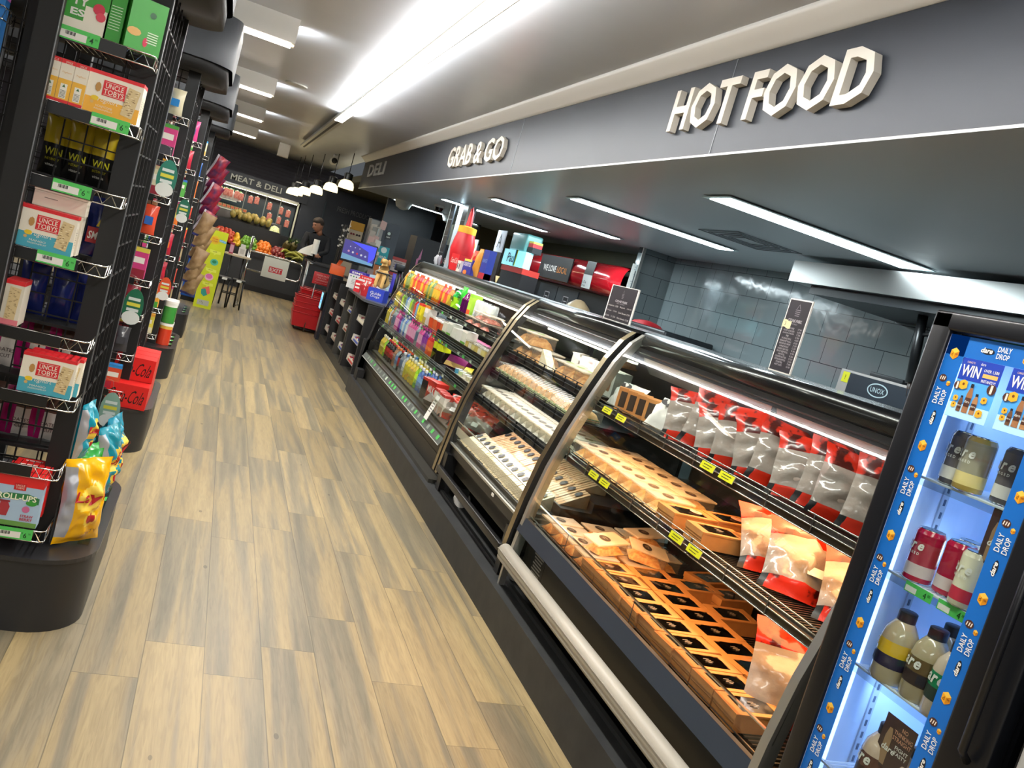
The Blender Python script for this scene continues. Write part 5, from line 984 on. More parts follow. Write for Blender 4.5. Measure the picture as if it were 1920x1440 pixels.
for k,(x,y) in enumerate(((1.12,16.9),(1.24,16.95))):
    t=thing('pineapple','pineapple lying behind the bananas, %s'%('left' if not k else 'right'),'pineapple',(x,y,.90),.3); MB().lathe([(0,0),(.06,.02),(.075,.09),(.06,.17),(.02,.19)],'pineapple',12).obj('fruit',t); b=MB()
    for j in range(14): a=j*2.4; b.tube([(0,0,.18),(.03*cos(a),.03*sin(a),.25),(.07*cos(a),.07*sin(a),.30+.02*(j%3))],.009,'leaf',4,r2=.001)
    b.obj('crown',t); t.rotation_euler=(.7,.3,0)
t=thing('lettuce_bag','green leafy bag on the upper tier at the right','vegetable',(.88,17.2,1.14)); lump(.2,.2,.12,'salad',4).obj('leaves',t)
mc=thing('meat_cooler','lit open glass cooler of hanging meat packs under the meat and deli sign','cooler',(.4,18.3,0))
child(MB().box((-.9,18.0,0),(1.25,18.9,1.10),'black').box((-.9,18.6,1.1),(1.25,18.65,1.83),'#1b2a2c').box((-.9,18.0,1.80),(1.25,18.6,1.83),'steel'),'cabinet',mc)
b=MB(); b.box((-.95,17.99,1.775),(1.27,18.02,1.80),'#d8dcc8'); b.box((1.235,17.99,1.10),(1.265,18.02,1.79),'#d8dcc8')
for x in (.22,.62,.9): b.box((x,17.99,1.15),(x+.016,18.0,1.78),'#8a9088')
child(b,'frame',mc); child(MB().box((-.9,18.02,1.76),(1.22,18.05,1.772),'lamp_case'),'lamp',mc); 
b=MB()
for z in (1.5,1.32): b.box((-.9,18.15,z),(.1,18.5,z+.008),'steel'); b.box((-.9,18.14,z-.02),(.1,18.15,z),'#dfe8d8')
child(b,'shelf',mc)
mp=Stamp(tag(MB().box((-.045,-.01,-.14),(.045,.01,0),'meat',None,.006).box((-.018,-.012,.0),(.018,-.008,.018),'#e8f4e8').obj('meat_pack'),None,'meat'))
for k,(x,z) in enumerate(((.07,1.70),(.16,1.68),(.34,1.68),(.72,1.66),(.95,1.64),(.76,1.46),(-.05,1.70),(-.14,1.70),(.46,1.70),(1.1,1.62),(1.12,1.42),(-.25,1.70),(.95,1.44))): mp((x,18.1,z),0,'pink meat pack hanging in the far cooler, %s counted along the rail'%ORD[k],'hanging meat packs')
mk=Stamp(tag(MB().lathe([(0,0),(.045,0,'#dfe6e0'),(.045,.13),(.02,.17),(.02,.18,'#8ad06a'),(.02,.2),(0,.2)],'white',10).obj('milk_bottle'),None,'bottle'))
for k in range(7): mk((-.32+.075*k,18.22,1.51),0,'white bottle with green cap on the upper cooler shelf, %s from the left'%ORD[k],'milk bottles')
sp=Stamp(tag(MB().box((-.035,-.05,0),(.035,.05,.07),'filling').box((-.03,-.051,.02),(.03,-.05,.05),'#e86a4a').obj('snack_pack'),None,'pack'))
for k in range(9): sp((-.35+.08*k,18.22,1.33),0,'small food pack on the lower cooler shelf, %s from the left'%ORD[k],'small cooler packs')
# wood crate, blue bin, yellow standee, table, stools, gate
t=thing('wooden_crate','stack of pale wooden crates behind the yellow standee','crate',(-.22,13.05,.70)); b=MB()
for k in range(5): b.box((-.14,-.15,.005+k*.074),(.14,-.14,.07+k*.074),'wood'); b.box((.14,-.15,.005+k*.074),(.15,.15,.07+k*.074),'wood')
b.box((-.14,-.14,0),(.14,.15,.36),'wood'); b.box((-.02,-.153,.25),(.07,-.15,.275),'#2a2018'); b.obj('slats',t)
t=thing('blue_bin','tall blue bin with a pale lid beside the yellow standee','bin',(-.235,12.75,0)); MB().box((-.12,-.15,.06),(.11,.15,.66),'#1a5cc0',None,.01).obj('body',t); MB().box((-.13,-.16,.66),(.12,.16,.70),'#9fb4c8',None,.01).obj('lid',t); MB().box((-.11,-.13,0),(.10,.14,.06),'black').obj('base',t)
mat('standee','#d2dc1a',.45)
t=thing('cardboard_standee','tall yellow cardboard sweets standee facing the aisle','sign',(-.045,12.2,0),.05); b=MB().box((-.115,0,0),(.115,.012,1.06),'standee'); T=front(0,-.001,0)
for k in range(9): a=2*pi*k/9; b.disc(T,.026,'#e8d020',-.035+.045*cos(a),.93+.045*sin(a)*.8,10,.0008)
b.disc(T,.055,'#e8c020',-.035,.93,18,.001,.048)
b.text('Chupa',T,.028,'#d83a1a',-.035,.945,.075,.02,.1,e=.002); b.text('Chups',T,.028,'#d83a1a',-.035,.915,.075,.02,.1,e=.002); b.poly([(.02,.955),(.11,.945),(.11,.915),(.02,.925)],'#4aa8d8',T,0,.001); b.text('MINI',T,.012,'white',.065,.936,.07,e=.002)
for z in (.80,.55,.36): b.poly([(-.07,z),(.07,z-.01),(.075,z-.045),(.02,z-.05),(-.01,z-.075),(-.005,z-.05),(-.06,z-.04)],'#e6ee5a',T,0,.001); b.text('POP',T,.014,'#3a3a10',0,z-.022,.05,e=.002)
b.disc(T,.052,'#58c0a0',.02,.64,14,.0012,.045); b.disc(T,.028,'#1f8a5a',.02,.645,12,.0018,.022); b.disc(T,.055,'#f0b8d0',.0,.43,16,.0012,.048); b.disc(T,.042,'#e070b0',.0,.44,14,.0018,.034)
b.poly([(-.05,.27),(.03,.31),(.06,.22),(.0,.17),(-.04,.19)],'#e86a5a',T,0,.0012); b.poly([(-.06,.25),(-.01,.27),(.03,.19),(-.01,.16),(-.05,.19)],'#2a9a8a',T,0,.0018); b.quad(T,.15,.07,'#b8bcae',0,.075,.0012); b.text('17g',T,.035,'#6a5a50',-.02,.075,e=.002); b.obj('panel',t)
t=thing('bar_table','small high table with round pale top next to the gate','table',(.27,13.3,0)); MB().lathe([(0,.735),(.19,.735),(.19,.757),(0,.757)],'#cdbb9c',22).obj('tabletop',t)
for x,y in ((-.11,-.1),(.11,-.1),(.11,.1),(-.11,.1)): MB().tube([(x*.8,y*.8,.735),(x,y,0)],.012,'black').obj('leg',t)
MB().tube([(-.11,-.1,.18),(.11,-.1,.18),(.11,.1,.18),(-.11,.1,.18)],.008,'black',close=True).obj('footrest',t)
for k,x in enumerate((.16,.36)):
    t=thing('bar_stool','black bar stool by the high table, %s one'%('left' if not k else 'right'),'stool',(x,12.95+.1*k,0)); MB().box((-.09,-.09,.40),(.09,.09,.43),'black',None,.01).obj('seat',t)
    for a,c in ((-1,-1),(1,-1),(1,1),(-1,1)): MB().tube([(a*.07,c*.07,.40),(a*.09,c*.09,0)],.010,'black',6).obj('leg',t)
    MB().quad(front(0,-.092,.41),.07,.035,'white').obj('label',t)
o=MB().box((-.05,-.03,0),(.05,.03,.12),'#e6e2da').box((-.035,-.02,.12),(.035,.02,.17),'#e6e2da').box((-.03,-.0305,.03),(.03,-.03,.10),'#c9c4bc').obj('paper_pack'); o.location=(.31,13.25,.757); tag(o,'white gable pack standing on the high table','pack')
o=MB().box((-.03,-.03,0),(.03,.03,.16),'#a8284a').box((-.025,-.031,.02),(.025,-.03,.13),'#d8a0b0').obj('sweets_box'); o.location=(.16,13.2,.757); tag(o,'crimson box standing on the high table behind the yellow standee','box')
gt=thing('exit_gate','chrome swing gate with white EXIT panel between two posts','gate',(.42,13.5,0))
b=MB(); b.tube([(0,0,0),(0,0,1.06)],.022,'chrome',14); b.lathe([(0,0),(.05,0),(.05,.02),(0,.02)],'chrome',16); b.lathe([(.024,1.06),(.02,1.075),(0,1.08)],'chrome',14); b.obj('post',gt)
b=MB(); b.tube([(0,0,.86),(.76,0,.86),(.80,0,.82),(.80,0,.62),(.76,0,.58),(0,0,.58)],.012,'chrome',8); b.obj('gate_arm',gt)
b=MB().box((.23,-.012,.53),(.60,.0,.84),'#dcded0',None,.004); T=front(.415,-.0125,.665); b.quad(T,.20,.085,'#c8242c',.01,0,.0006); b.text('EXIT',T,.055,'white',.01,0,.17,.02,e=.0014); b.obj('sign_panel',gt)
t=thing('gate_post','second chrome post of the exit gate by the red notice','post',(1.31,13.7,0)); MB().tube([(0,0,0),(0,0,.93)],.022,'steel',14).obj('post',t); MB().tube([(0,0,.90),(.07,0,.90)],.014,'steel',8).obj('bracket',t); MB().box((.0,-.02,.28),(.09,.02,.32),'white').obj('clip',t)
# person at the counter
def skin(name,verts,edges,mats,parent,sub=2):
    me=bpy.data.meshes.new(name); me.from_pydata([v[:3] for v in verts],edges,[]); o=bpy.data.objects.new(name,me); COL.objects.link(o); o.parent=parent
    s=o.modifiers.new('s','SKIN'); s.use_smooth_shade=True
    for i,v in enumerate(verts): me.skin_vertices[0].data[i].radius=(v[3],v[3] if len(v)<5 else v[4])
    me.skin_vertices[0].data[0].use_root=True; o.modifiers.new('u','SUBSURF').levels=sub; o.modifiers['u'].render_levels=sub; me.materials.append(M(mats)); return o
p=thing('person','person with short dark curly hair in a black top leaning over the far counter','person',(1.50,15.1,0),0)
bv=[(0,0,.92,.15,.11),(0,-.0,1.08,.14,.10),(-.02,-.03,1.24,.17,.11),(-.04,-.06,1.33,.08,.08),(-.07,-.10,1.41,.05,.05),(.16,-.05,1.30,.065,.065),(.18,-.12,1.10,.045,.045),(.02,-.30,1.02,.034,.034),(-.20,-.05,1.30,.065,.065),(-.24,-.14,1.10,.045,.045),(-.18,-.33,1.00,.034,.034),(.09,0,.86,.09,.09),(.10,0,.48,.06,.06),(.10,.02,.08,.04,.04),(.10,-.10,.04,.035,.03),(-.09,0,.86,.09,.09),(-.10,0,.48,.06,.06),(-.10,.02,.08,.04,.04),(-.10,-.10,.04,.035,.03)]
be=[(0,1),(1,2),(2,3),(3,4),(2,5),(5,6),(6,7),(2,8),(8,9),(9,10),(0,11),(11,12),(12,13),(13,14),(0,15),(15,16),(16,17),(17,18)]
body=skin('body',bv,be,'shirt',p)
def headf(u,v):
    a=2*pi*u; th=pi*v; rz=.122; z=-cos(th)*rz; r_=sin(th); wx=.076; wy=.094
    if z<0: wx*=1-.22*(-z/rz)**1.5; wy*=1-.10*(-z/rz)**1.5
    x=wx*r_*sin(a); y=-wy*r_*cos(a); f=max(0,cos(a))**2*r_
    g=lambda x0,z0,sx,sz: math.exp(-((x-x0)/sx)**2-((z-z0)/sz)**2)
    if cos(a)>0: y-=.026*g(0,-.022,.012,.022)+.012*g(0,.005,.010,.03)+.008*g(0,.035,.05,.012)-.009*g(.03,.012,.016,.012)-.009*g(-.03,.012,.016,.012)+.007*g(0,-.062,.022,.010)+.012*g(0,-.10,.025,.02)
    return (x,y,z)
hb=MB().sheet(headf,36,28,'skin'); hb.tube([(0,.02,-.17),(0,.015,-.08)],.048,'skin',12)
for s in (-1,1):
    hb.lathe([(0,-.006),(.016,-.004),(.02,.0),(.014,.006),(0,.004)],'skin',12,Matrix.Translation((s*.076,.008,-.005))@Matrix.Rotation(pi/2*s,4,'Y'),1.5,1)
    hb.lathe([(0,-.008),(.008,-.004),(.009,0),(.006,.005),(0,.007)],'#2a1c16',12,Matrix.Translation((s*.030,-.078,.010))@Matrix.Rotation(pi/2,4,'X'))
    hb.tube([(s*.045,-.076,.030),(s*.03,-.085,.034),(s*.016,-.088,.030)],.0035,'hair',6)
hb.tube([(-.022,-.080,-.060),(0,-.088,-.061),(.022,-.080,-.060)],.003,'#6a3a34',6)
h=hb.obj('head',p,(-.07,-.13,1.50)); h.rotation_euler=(.35,0,-1.0)
hr=MB().sheet(lambda u,v:((.084+.012*nz(u*11,v*9,2,3))*sin(pi*v*.60)*sin(2*pi*u), -(.100+.012*nz(u*11,v*9,5,3))*sin(pi*v*.60)*cos(2*pi*u)*(1 if cos(2*pi*u)<0 else .93)+.010, .03+(.102+.016*nz(u*8,v*8,7,3))*cos(pi*v*(.60 if cos(2*pi*u)<.3 else .44))),30,12,'hair'); hr.obj('hair',p,(-.07,-.13,1.50)).rotation_euler=(.35,0,-1.0)
for hx,(wx,wy,wz) in (('r',(.02,-.30,1.02)),('l',(-.18,-.33,1.00))):
    hm=MB(); hm.tube([(wx,wy,wz),(wx-.01,wy-.05,wz-.015)],.028,'skin',8,r2=.036)
    for k in range(4): x=wx-.035+.019*k; hm.tube([(x,wy-.05,wz-.015),(x-.002,wy-.085-.006*(k in (1,2)),wz-.02),(x-.004,wy-.11-.006*(k in (1,2)),wz-.045)],.0085,'skin',6,r2=.006)
    hm.tube([(wx+.03,wy-.02,wz-.01),(wx+.05,wy-.05,wz-.02),(wx+.045,wy-.075,wz-.03)],.010,'skin',6,r2=.007); hm.obj('hand',p)
tl=thing('paper_roll','upright white paper roll on a stand before the person','paper roll',(1.43,14.5,1.03)); MB().lathe([(.015,0),(.05,0),(.05,.24),(.015,.24)],'paper',16).obj('roll',tl); MB().tube([(0,0,-.12),(0,0,.25)],.012,'black').lathe([(0,-.12),(.06,-.12),(.06,-.11),(0,-.11)],'black').obj('stand',tl)
o=MB().sheet(lambda u,v:(-.13+.26*u,-.03*sin(3*u)+.02*v,.22*v*(u**.7)),6,4,'paper').obj('paper_sheet'); o.location=(1.30,14.5,.99); tag(o,'loose sheets of white paper fanned out beside the paper roll','paper')
o=MB().tube([(0,0,0),(0,0,.20)],.03,'#e8e4c8',12).obj('candle'); o.location=(1.32,17.2,.90); tag(o,'pale upright cylinder behind the pineapples','roll')
t=thing('far_counter','dark counter the person leans on','counter',(1.8,14.6,0)); MB().box((-.42,-.3,0),(.9,.3,.88),'#1e2228').obj('body',t); MB().box((-.45,-.33,.88),(.93,.33,.91),'#2c2e33').obj('worktop',t)
# dark doorway wall behind the person and right part of the far wall
b=MB().box((1.30,18.0,0),(4.4,18.1,2.3),'navy'); b.box((1.75,17.98,0),(1.77,18,2.0),'#20303a')
for k in range(7): b.box((2.2+k*.09,17.97,.2),(2.23+k*.09,18.0,1.65),'#3a3c3a')
b.text('FRESH PRODUCE',front(2.35,17.96,1.93),.10,'#5c6064',0,0,.7,e=.002); struct('wall_far_right',b)
struct('wall_pillar',MB().box((3.2,12.9,0),(3.6,13.2,2.2),'#3c3c34').box((2.35,14.3,0),(3.2,14.4,2.4),'#1d222a'))
# ---------------------------------------------------------------- checkout
ct=thing('checkout_counter','dark checkout counter with open bays of sweets facing the aisle','counter',(1.9,10.1,0)); mat('ctop','#4c4f55',.35); mat('cside','#35342e',.5)
child(MB().box((1.95,8.6,0),(2.4,11.75,.88),'#1b1c1f').box((1.50,8.55,0),(1.95,11.75,.10),'cside'),'body',ct)
for y in (8.55,9.35,9.5,10.15,10.9,11.68): child(MB().box((1.49,y,.10),(1.95,y+.05,.88),'cside' if y in (9.5,10.15) else 'matte'),'divider',ct)
b=MB(); P=rounded(-.5,.0,0,1.55,.22); P=[(1.46-x-.0,8.62+y) for x,y in P]; P=[(2.45,8.62)]+[(x,y) for x,y in P[1:-1]]+[(2.45,10.17)]; n=len(P); b.add([(x,y,.885) for x,y in P]+[(x,y,.91) for x,y in P],[(k,(k+1)%n,(k+1)%n+n,k+n) for k in range(n)]+[tuple(range(n,2*n))],'ctop')
b.box((1.62,10.17,.93),(2.45,11.75,.955),'ctop'); child(b,'worktop',ct)
tc_=['#d8d0c4','#c8a890','#e0d8d0','#a84a2a','#2a4aa8','#e8e0c8','#c82a2a']
for bi,(ya,yb) in enumerate(((8.62,9.33),(9.57,10.12),(10.22,10.88),(10.97,11.66))):
    for zi,z in enumerate((.62,.40,.18)):
        t=thing('sweets_tray','tilted open carton of sweets, checkout bay %s from the drinks case, %s tray down'%(ORD[bi],ORD[zi]),'tray',(1.68,(ya+yb)/2,z),0,'sweets trays in the checkout bays'); w=(yb-ya)*.8; c=rnd.choice(tc_)
        b=MB().box((-.16,-w/2,0),(.16,w/2,.012),'#cfc9bd').box((-.16,-w/2,0),(-.15,w/2,.045),'#d6cfbe').box((-.16,-w/2,0),(.16,-w/2+.01,.07),'#cfc9bd').box((-.16,w/2-.01,0),(.16,w/2,.07),'#cfc9bd'); b.quad(aisle(-.161,0,.022),w*.6,.02,c); b.obj('tray',t)
        b=MB()
        for k in range(7): b.box((-.14,-w/2+.02+k*(w-.04)/7,.012),(.14,-w/2+.02+(k+.8)*(w-.04)/7,.05+.01*(k%2)),[c,'#e8e2d8','#8a2a3a'][k%3])
        b.obj('sweets',t); t.rotation_euler=(0,.12,0)
# screen pillar
t=thing('info_pillar','dark pillar at the counter end with a lit blue screen','kiosk',(1.53,11.95,0)); MB().box((-.06,-.12,0),(.10,.12,.93),'#1d222c').box((-.062,-.05,.1),(-.06,.08,.42),'#9a9488').obj('body',t); MB().box((-.10,-.11,.40),(-.07,.11,.66),'black',None,.006).obj('screen_frame',t); b=MB(); T=aisle(-.1005,0,.53); b.quad(T,.19,.22,'screen_sky'); b.quad(T,.07,.08,'#5aa0d8',0,0,.001); b.obj('screen',t)
t=thing('red_notice','red notice board with white lines of text at the gate','sign',(1.42,12.3,.79)); b=MB().box((-.135,0,-.085),(.135,.01,.085),'#c01c22',None,.004); T=front(0,-.0015,0)
for k,s in enumerate(('PAPER BAGS','FOR YOUR','CONVENIENCE')): b.text(s,T,.022,'#e8b0a8',-.01,.045-k*.034,.17-.05*(k==1),.01,e=.001)
b.text('please ask at counter',T,.014,'#e8b0a8',0,-.058,.2,e=.001); b.obj('board',t); MB().tube([(-.08,.02,-.79),(-.08,.02,0)],.008,'steel').obj('post',t)
mat('basket','#c21a20',.35)
def basket_mb():
    b=MB(); w,d,h=.23,.15,.20
    for s in (-1,1): b.add([(s*w*.86,-d*.86,0),(s*w*.86,d*.86,0),(s*w,d,h),(s*w,-d,h)],[(0,1,2,3)],'basket'); b.add([(-w*.86,s*d*.86,0),(w*.86,s*d*.86,0),(w,s*d,h),(-w,s*d,h)],[(0,1,2,3)],'basket')
    b.box((-w*.86,-d*.86,0),(w*.86,d*.86,.006),'basket'); 
    b.tube([(-w,-d,h),(w,-d,h),(w,d,h),(-w,d,h)],.009,'basket',6,close=True); return b
bo=basket_mb().obj('shopping_basket'); h=MB().tube([(-.20,-.10,.20),(-.20,-.02,.235),(.20,-.02,.235),(.20,-.10,.20)],.007,'#8a1418',6).obj('handle',bo); bs=Stamp(tag(bo,None,'basket'))
for k in range(4): bs((1.36,12.45,.06+.075*k),0,'red shopping basket in the front stack, %s from the bottom'%ORD[k],'stacked red baskets')
for k in range(5): bs((1.44,12.85,.06+.075*k),0,'red shopping basket in the rear stack, %s from the bottom'%ORD[k],'stacked red baskets')
t=thing('basket_stand','black wire stand under the red basket stacks','stand',(1.40,12.65,0)); MB().tube([(-.2,-.3,.03),(.2,-.3,.03),(.24,.35,.03),(-.2,.35,.03)],.012,'black',close=True).tube([(-.2,-.3,.03),(-.26,-.3,.30)],.008,'black').tube([(.2,.35,.03),(.2,.35,.75),(-.2,.35,.75),(-.2,.35,.03)],.008,'black').obj('frame',t)
# things on the checkout
t=thing('pos_monitor','checkout monitor with a purple and blue screen','monitor',(1.62,11.0,1.16),0); b=MB().box((-.22,0,-.0),(.22,.03,.29),'black',None,.006); b.obj('case',t); T=front(0,-.001,.15); b=MB().quad(T,.41,.245,'screen_navy'); b.poly([(-.12,.12),(.205,.12),(.205,-.02),(.14,-.10),(.12,.04)],'screen_blue',T,0,.0008); b.poly([(-.205,-.122),(.205,-.122),(.205,-.09),(-.205,-.05)],'#7fb0d8',T,0,.0008)
for k in range(5): b.disc(T,.014,('#d8a0c0','#e8e8f0','#d83a5a','#e8e8f0','#c8d0f0')[k],-.13+.055*k,-.01-.004*k,10,.0014)
for k in range(3): b.disc(T,.008,'#c8c8e8',-.12+.06*k,.05,8,.0014)
b.obj('screen',t); MB().box((-.04,.03,-.18),(.04,.09,.02),'black').box((-.10,-.04,-.205),(.10,.12,-.18),'black').obj('stand',t)
t=thing('charity_box','orange collection box with tall orange back card','box',(1.44,11.2,.955)); MB().box((-.09,-.06,0),(.09,.06,.13),'#e8622a',None,.006).obj('box',t); b=MB().poly([(-.03,0),(.02,0),(.10,.22),(.05,.22)],'#f06a20',front(0,0,.13),.004); b.obj('card',t)
for k,(x,y,w,h,c,c2,tx,lab) in enumerate(((1.55,10.05,.20,.21,'#dfe2e2','#4a3a9a','SIMS','white SIM card box with coloured dots on the checkout counter'),(1.62,9.75,.17,.19,'#e6e6e6','#d02a2a','$ CHARGE','white and red charger display box on the checkout counter'),(1.72,9.55,.12,.17,'#e4e0dc','#c83028','CAR','small red-topped box behind the charger display'))):
    b,T=carton(w,.12,h,c,c2,.22); b.text(tx,T,h*.12,'white',0,h*.88,w*.7,.02,e=.001)
    if k==0:
        for q,cc in enumerate(('#2a3a8a','#3a9a4a','#2a2a4a','#e07a3a','#c83a4a')): b.disc(T,.009,cc,-.07+.035*q,h*.66,10,.001)
        for q in range(4): b.quad(T,.10,.005,'#8a8f98',0,h*(.5-.08*q),.001)
    else:
        for q in range(3): b.quad(T,w*.5,.006,'#5a7ab0',-.01,h*(.6-.1*q),.001)
    o=b.obj('display_box'); o.location=(x,y,.91); o.rotation_euler=(0,0,-.55); tag(o,lab,'box')
for k,(x,y,c) in enumerate(((1.50,9.62,'#c82430'),(1.56,9.50,'#d8d0cc'))): put(MB().box((-.035,-.02,0),(.035,.02,.13),c).quad(front(0,-.02,.09),.05,.02,'white').quad(front(0,-.02,.05),.05,.02,'white'),'display_box',(x,y,.91),-.4,'crimson gift card pack on the counter edge' if k==0 else 'white bell-shaped pack next to the crimson one','box')
b=MB(); rr=random.Random(2)
for k in range(60): a=rr.uniform(0,6.28); r_=rr.uniform(0,.08); b.tube([(r_*cos(a),r_*sin(a),rr.uniform(0,.14)),(r_*cos(a)+rr.uniform(-.03,.03),r_*sin(a)+rr.uniform(-.03,.03),rr.uniform(.02,.18))],.006,('#d83a34','#e8d8d0')[k%4==0],5)
b.lathe([(.07,0),(.09,.10),(.09,.11)],'#b82a34',14); put(b,'sweets_tub',(1.56,9.25,.91),0,'tub bristling with red and white wrapped sweets on the counter','sweets')
# guide-dog collection box
t=thing('dog_statue','tan sitting dog collection figure with black harness on a blue box','statue',(1.62,8.95,.91),-.5); o=MB().box((-.09,-.08,0),(.09,.08,.13),'#2a3fae').text('Guide',front(0,-.081,.08),.03,'white',0,0,.12,e=.001).text('Dogs',front(0,-.081,.045),.03,'white',0,0,.1,e=.001); o.obj('plinth',t)
skin('dog_body',[(0,.05,.20,.075),(0,.01,.27,.06),(0,-.02,.33,.045),(0,-.025,.385,.032),(0,-.03,.43,.036),(0,-.075,.425,.024),(0,-.105,.418,.018),(.035,-.035,.30,.03),(.035,-.06,.22,.020),(.035,-.065,.14,.020),(-.035,-.035,.30,.03),(-.035,-.06,.22,.020),(-.035,-.065,.14,.020),(.06,.03,.165,.035),(-.06,.03,.165,.035)],[(0,1),(1,2),(2,3),(3,4),(4,5),(5,6),(1,7),(7,8),(8,9),(1,10),(10,11),(11,12),(0,13),(0,14)],'fabric_dog',t)
for sx in (-1,1): MB().tube([(sx*.03,-.02,.45),(sx*.042,-.02,.43),(sx*.044,-.025,.395)],.011,'#a8763c',6,r2=.014).obj('ear',t)
MB().tube([(.07*cos(a),-.01+.07*sin(a),.30) for a in [2*pi*k/14 for k in range(14)]],.008,'black',6,close=True).tube([(.06,-.05,.30),(.05,-.03,.20)],.008,'black',6).obj('harness',t)
# racks and boards around the checkout
t=thing('poster_tower','dark display tower with bright posters behind the checkout','display',(2.02,12.0,0)); MB().box((-.20,0,0),(.22,.25,1.80),'bluegrey').obj('body',t)
for k,(x,z,w,h,c,c2,tx) in enumerate(((-.06,1.64,.07,.13,'#9fb8c0','#dfe8e8',''),(.08,1.63,.08,.10,'#20262c','#cfe0d8','NEW'),(-.10,1.36,.14,.26,'#e0482e','#f4e8e0','HOT'),(.07,1.34,.15,.26,'#1fa0a8','#e8f0e8','WILD'),(-.10,1.12,.14,.20,'#c8d0a8','#6a8a3a',''),(.07,1.08,.15,.24,'#d87a3a','#f0d8b8',''))):
    b=MB().box((x-w/2,-.01,z-h/2),(x+w/2,-.001,z+h/2),c); T=front(x,-.011,z); b.disc(T,w*.28,c2,0,h*.1 if not tx else h*.32,12,.0006)
    if tx: b.text(tx,T,h*.16,'white',0,-.02,w*.7,.02,.1,e=.001)
    b.obj('poster',t)
t=thing('sunglasses_stand','tan sunglasses stand with a yellow header','display',(1.74,12.6,0)); MB().box((-.10,0,0),(.10,.08,1.70),'#cfc4aa').box((-.10,-.005,1.58),(.10,0,1.70),'#c8962a').obj('board',t)
for k in range(6):
    b=MB(); x=-.045+.085*(k%2); z=1.52-.095*(k//2)
    for s in (-1,1): b.disc(front(x+s*.018,-.012,z),.017,'#2a1418' if k%3 else '#7a1a28',0,0,10,.0,.015,.003)
    b.obj('sunglasses',t)
t=thing('pen_rack','narrow rack of shiny black and white trinkets left of the sunglasses','display',(1.58,12.55,0)); MB().box((-.015,0,0),(.015,.03,1.62),'black').obj('pole',t); b=MB(); rr=random.Random(9)
for k in range(44): x,z=rr.uniform(-.06,.06),rr.uniform(1.2,1.62); b.box((x-.012,-.02+rr.uniform(-.02,.02),z-.01),(x+.012,0,z+.012),rr.choice(['white','black','#c8c8c0','black']))
b.obj('trinkets',t)
t=thing('magazine_rack','tall rack of pale leaflets leaning beside the monitor','display',(1.86,11.6,0)); MB().box((-.09,.02,0),(.09,.06,1.78),'#8a8a86').obj('frame',t); rr=random.Random(12)
for k in range(26): x,z=rr.uniform(-.07,.07),rr.uniform(.95,1.75); MB().quad(frame((x,-.0-.001*k,z),(1,rr.uniform(-.3,.3),rr.uniform(-.2,.2)),(0,-.3,1)),.08,.10,rr.choice(['#b8b0a4','#8a8880','#c8a8a0','#a8b8b8','#d8d4cc'])).obj('leaflet',t)
b=MB()
for k in range(4): b.box((-.15+.02*k,-.1,.012*k*2),(.15+.01*k,.1,.012*k*2+.02),'#bcd4e0')
b.sheet(lambda u,v:(-.14+.3*u,-.1+.2*v,.10+.03*sin(pi*u)+.02*v),6,4,'#cfe6f0'); put(b,'bag_stack',(1.86,10.6,.955),.2,'stack of pale blue plastic bags on the checkout','bags'); put(pillow(.12,.26,.05,'#bcd8e4',6,8,3,.1,.3),'plastic_bag',(1.95,10.9,.956),.3,'upright pale blue plastic bag behind the stack','bag')
t=thing('card_terminal','black card terminal on an arm above the checkout','terminal',(1.98,10.0,.91)); MB().tube([(0,0,0),(0,0,.36)],.02,'black').obj('arm',t); MB().box((-.06,-.05,.34),(.05,.05,.42),'black',None,.01).obj('head',t); MB().tube([(.02,0,.36),(.10,0,.12),(.14,.02,.1)],.012,'black').obj('bracket',t)
put(pillow(.09,.24,.06,'#3a34b0',6,8,5,.1,.3),'cleaner_bottle',(2.02,10.3,.96),0,'violet-blue spray bottle among the checkout clutter','bottle'); put(MB().box((-.13,-.10,0),(.13,.10,.22),'#4c4a44',None,.01),'register',(2.15,9.6,.91),-.4,'dark grey cash register beside the card terminal','register')
for k,(x,z) in enumerate(((2.35,1.28),(2.33,1.06))): 
    b=MB().box((-.11,0,-.10),(.11,.006,.10),'#b8a8a0'); T=front(0,-.001,0); b.quad(T,.22,.045,'#a8302a',0,.078); 
    for q in range(3): b.quad(T,.12,.012,'#6a5a58',0,.03-.035*q,.001)
    o=b.obj('notice'); o.location=(x,12.1,z); tag(o,'red-topped notice to the right of the poster tower, %s one'%('upper' if not k else 'lower'),'notice')
t=thing('energy_fridge','black drinks fridge with a pink lightning streak','fridge',(2.72,12.2,0)); MB().box((-.18,0,0),(.35,.5,1.75),'#121016').obj('cabinet',t); b=MB(); b.poly([(-.16,1.0),(-.12,1.0),(-.10,1.2),(-.07,1.22),(-.08,1.42),(-.05,1.44),(-.06,1.6),(-.09,1.45),(-.11,1.43),(-.10,1.25),(-.13,1.22)],'#c878a0',front(0,-.002,0)); b.obj('sticker',t)
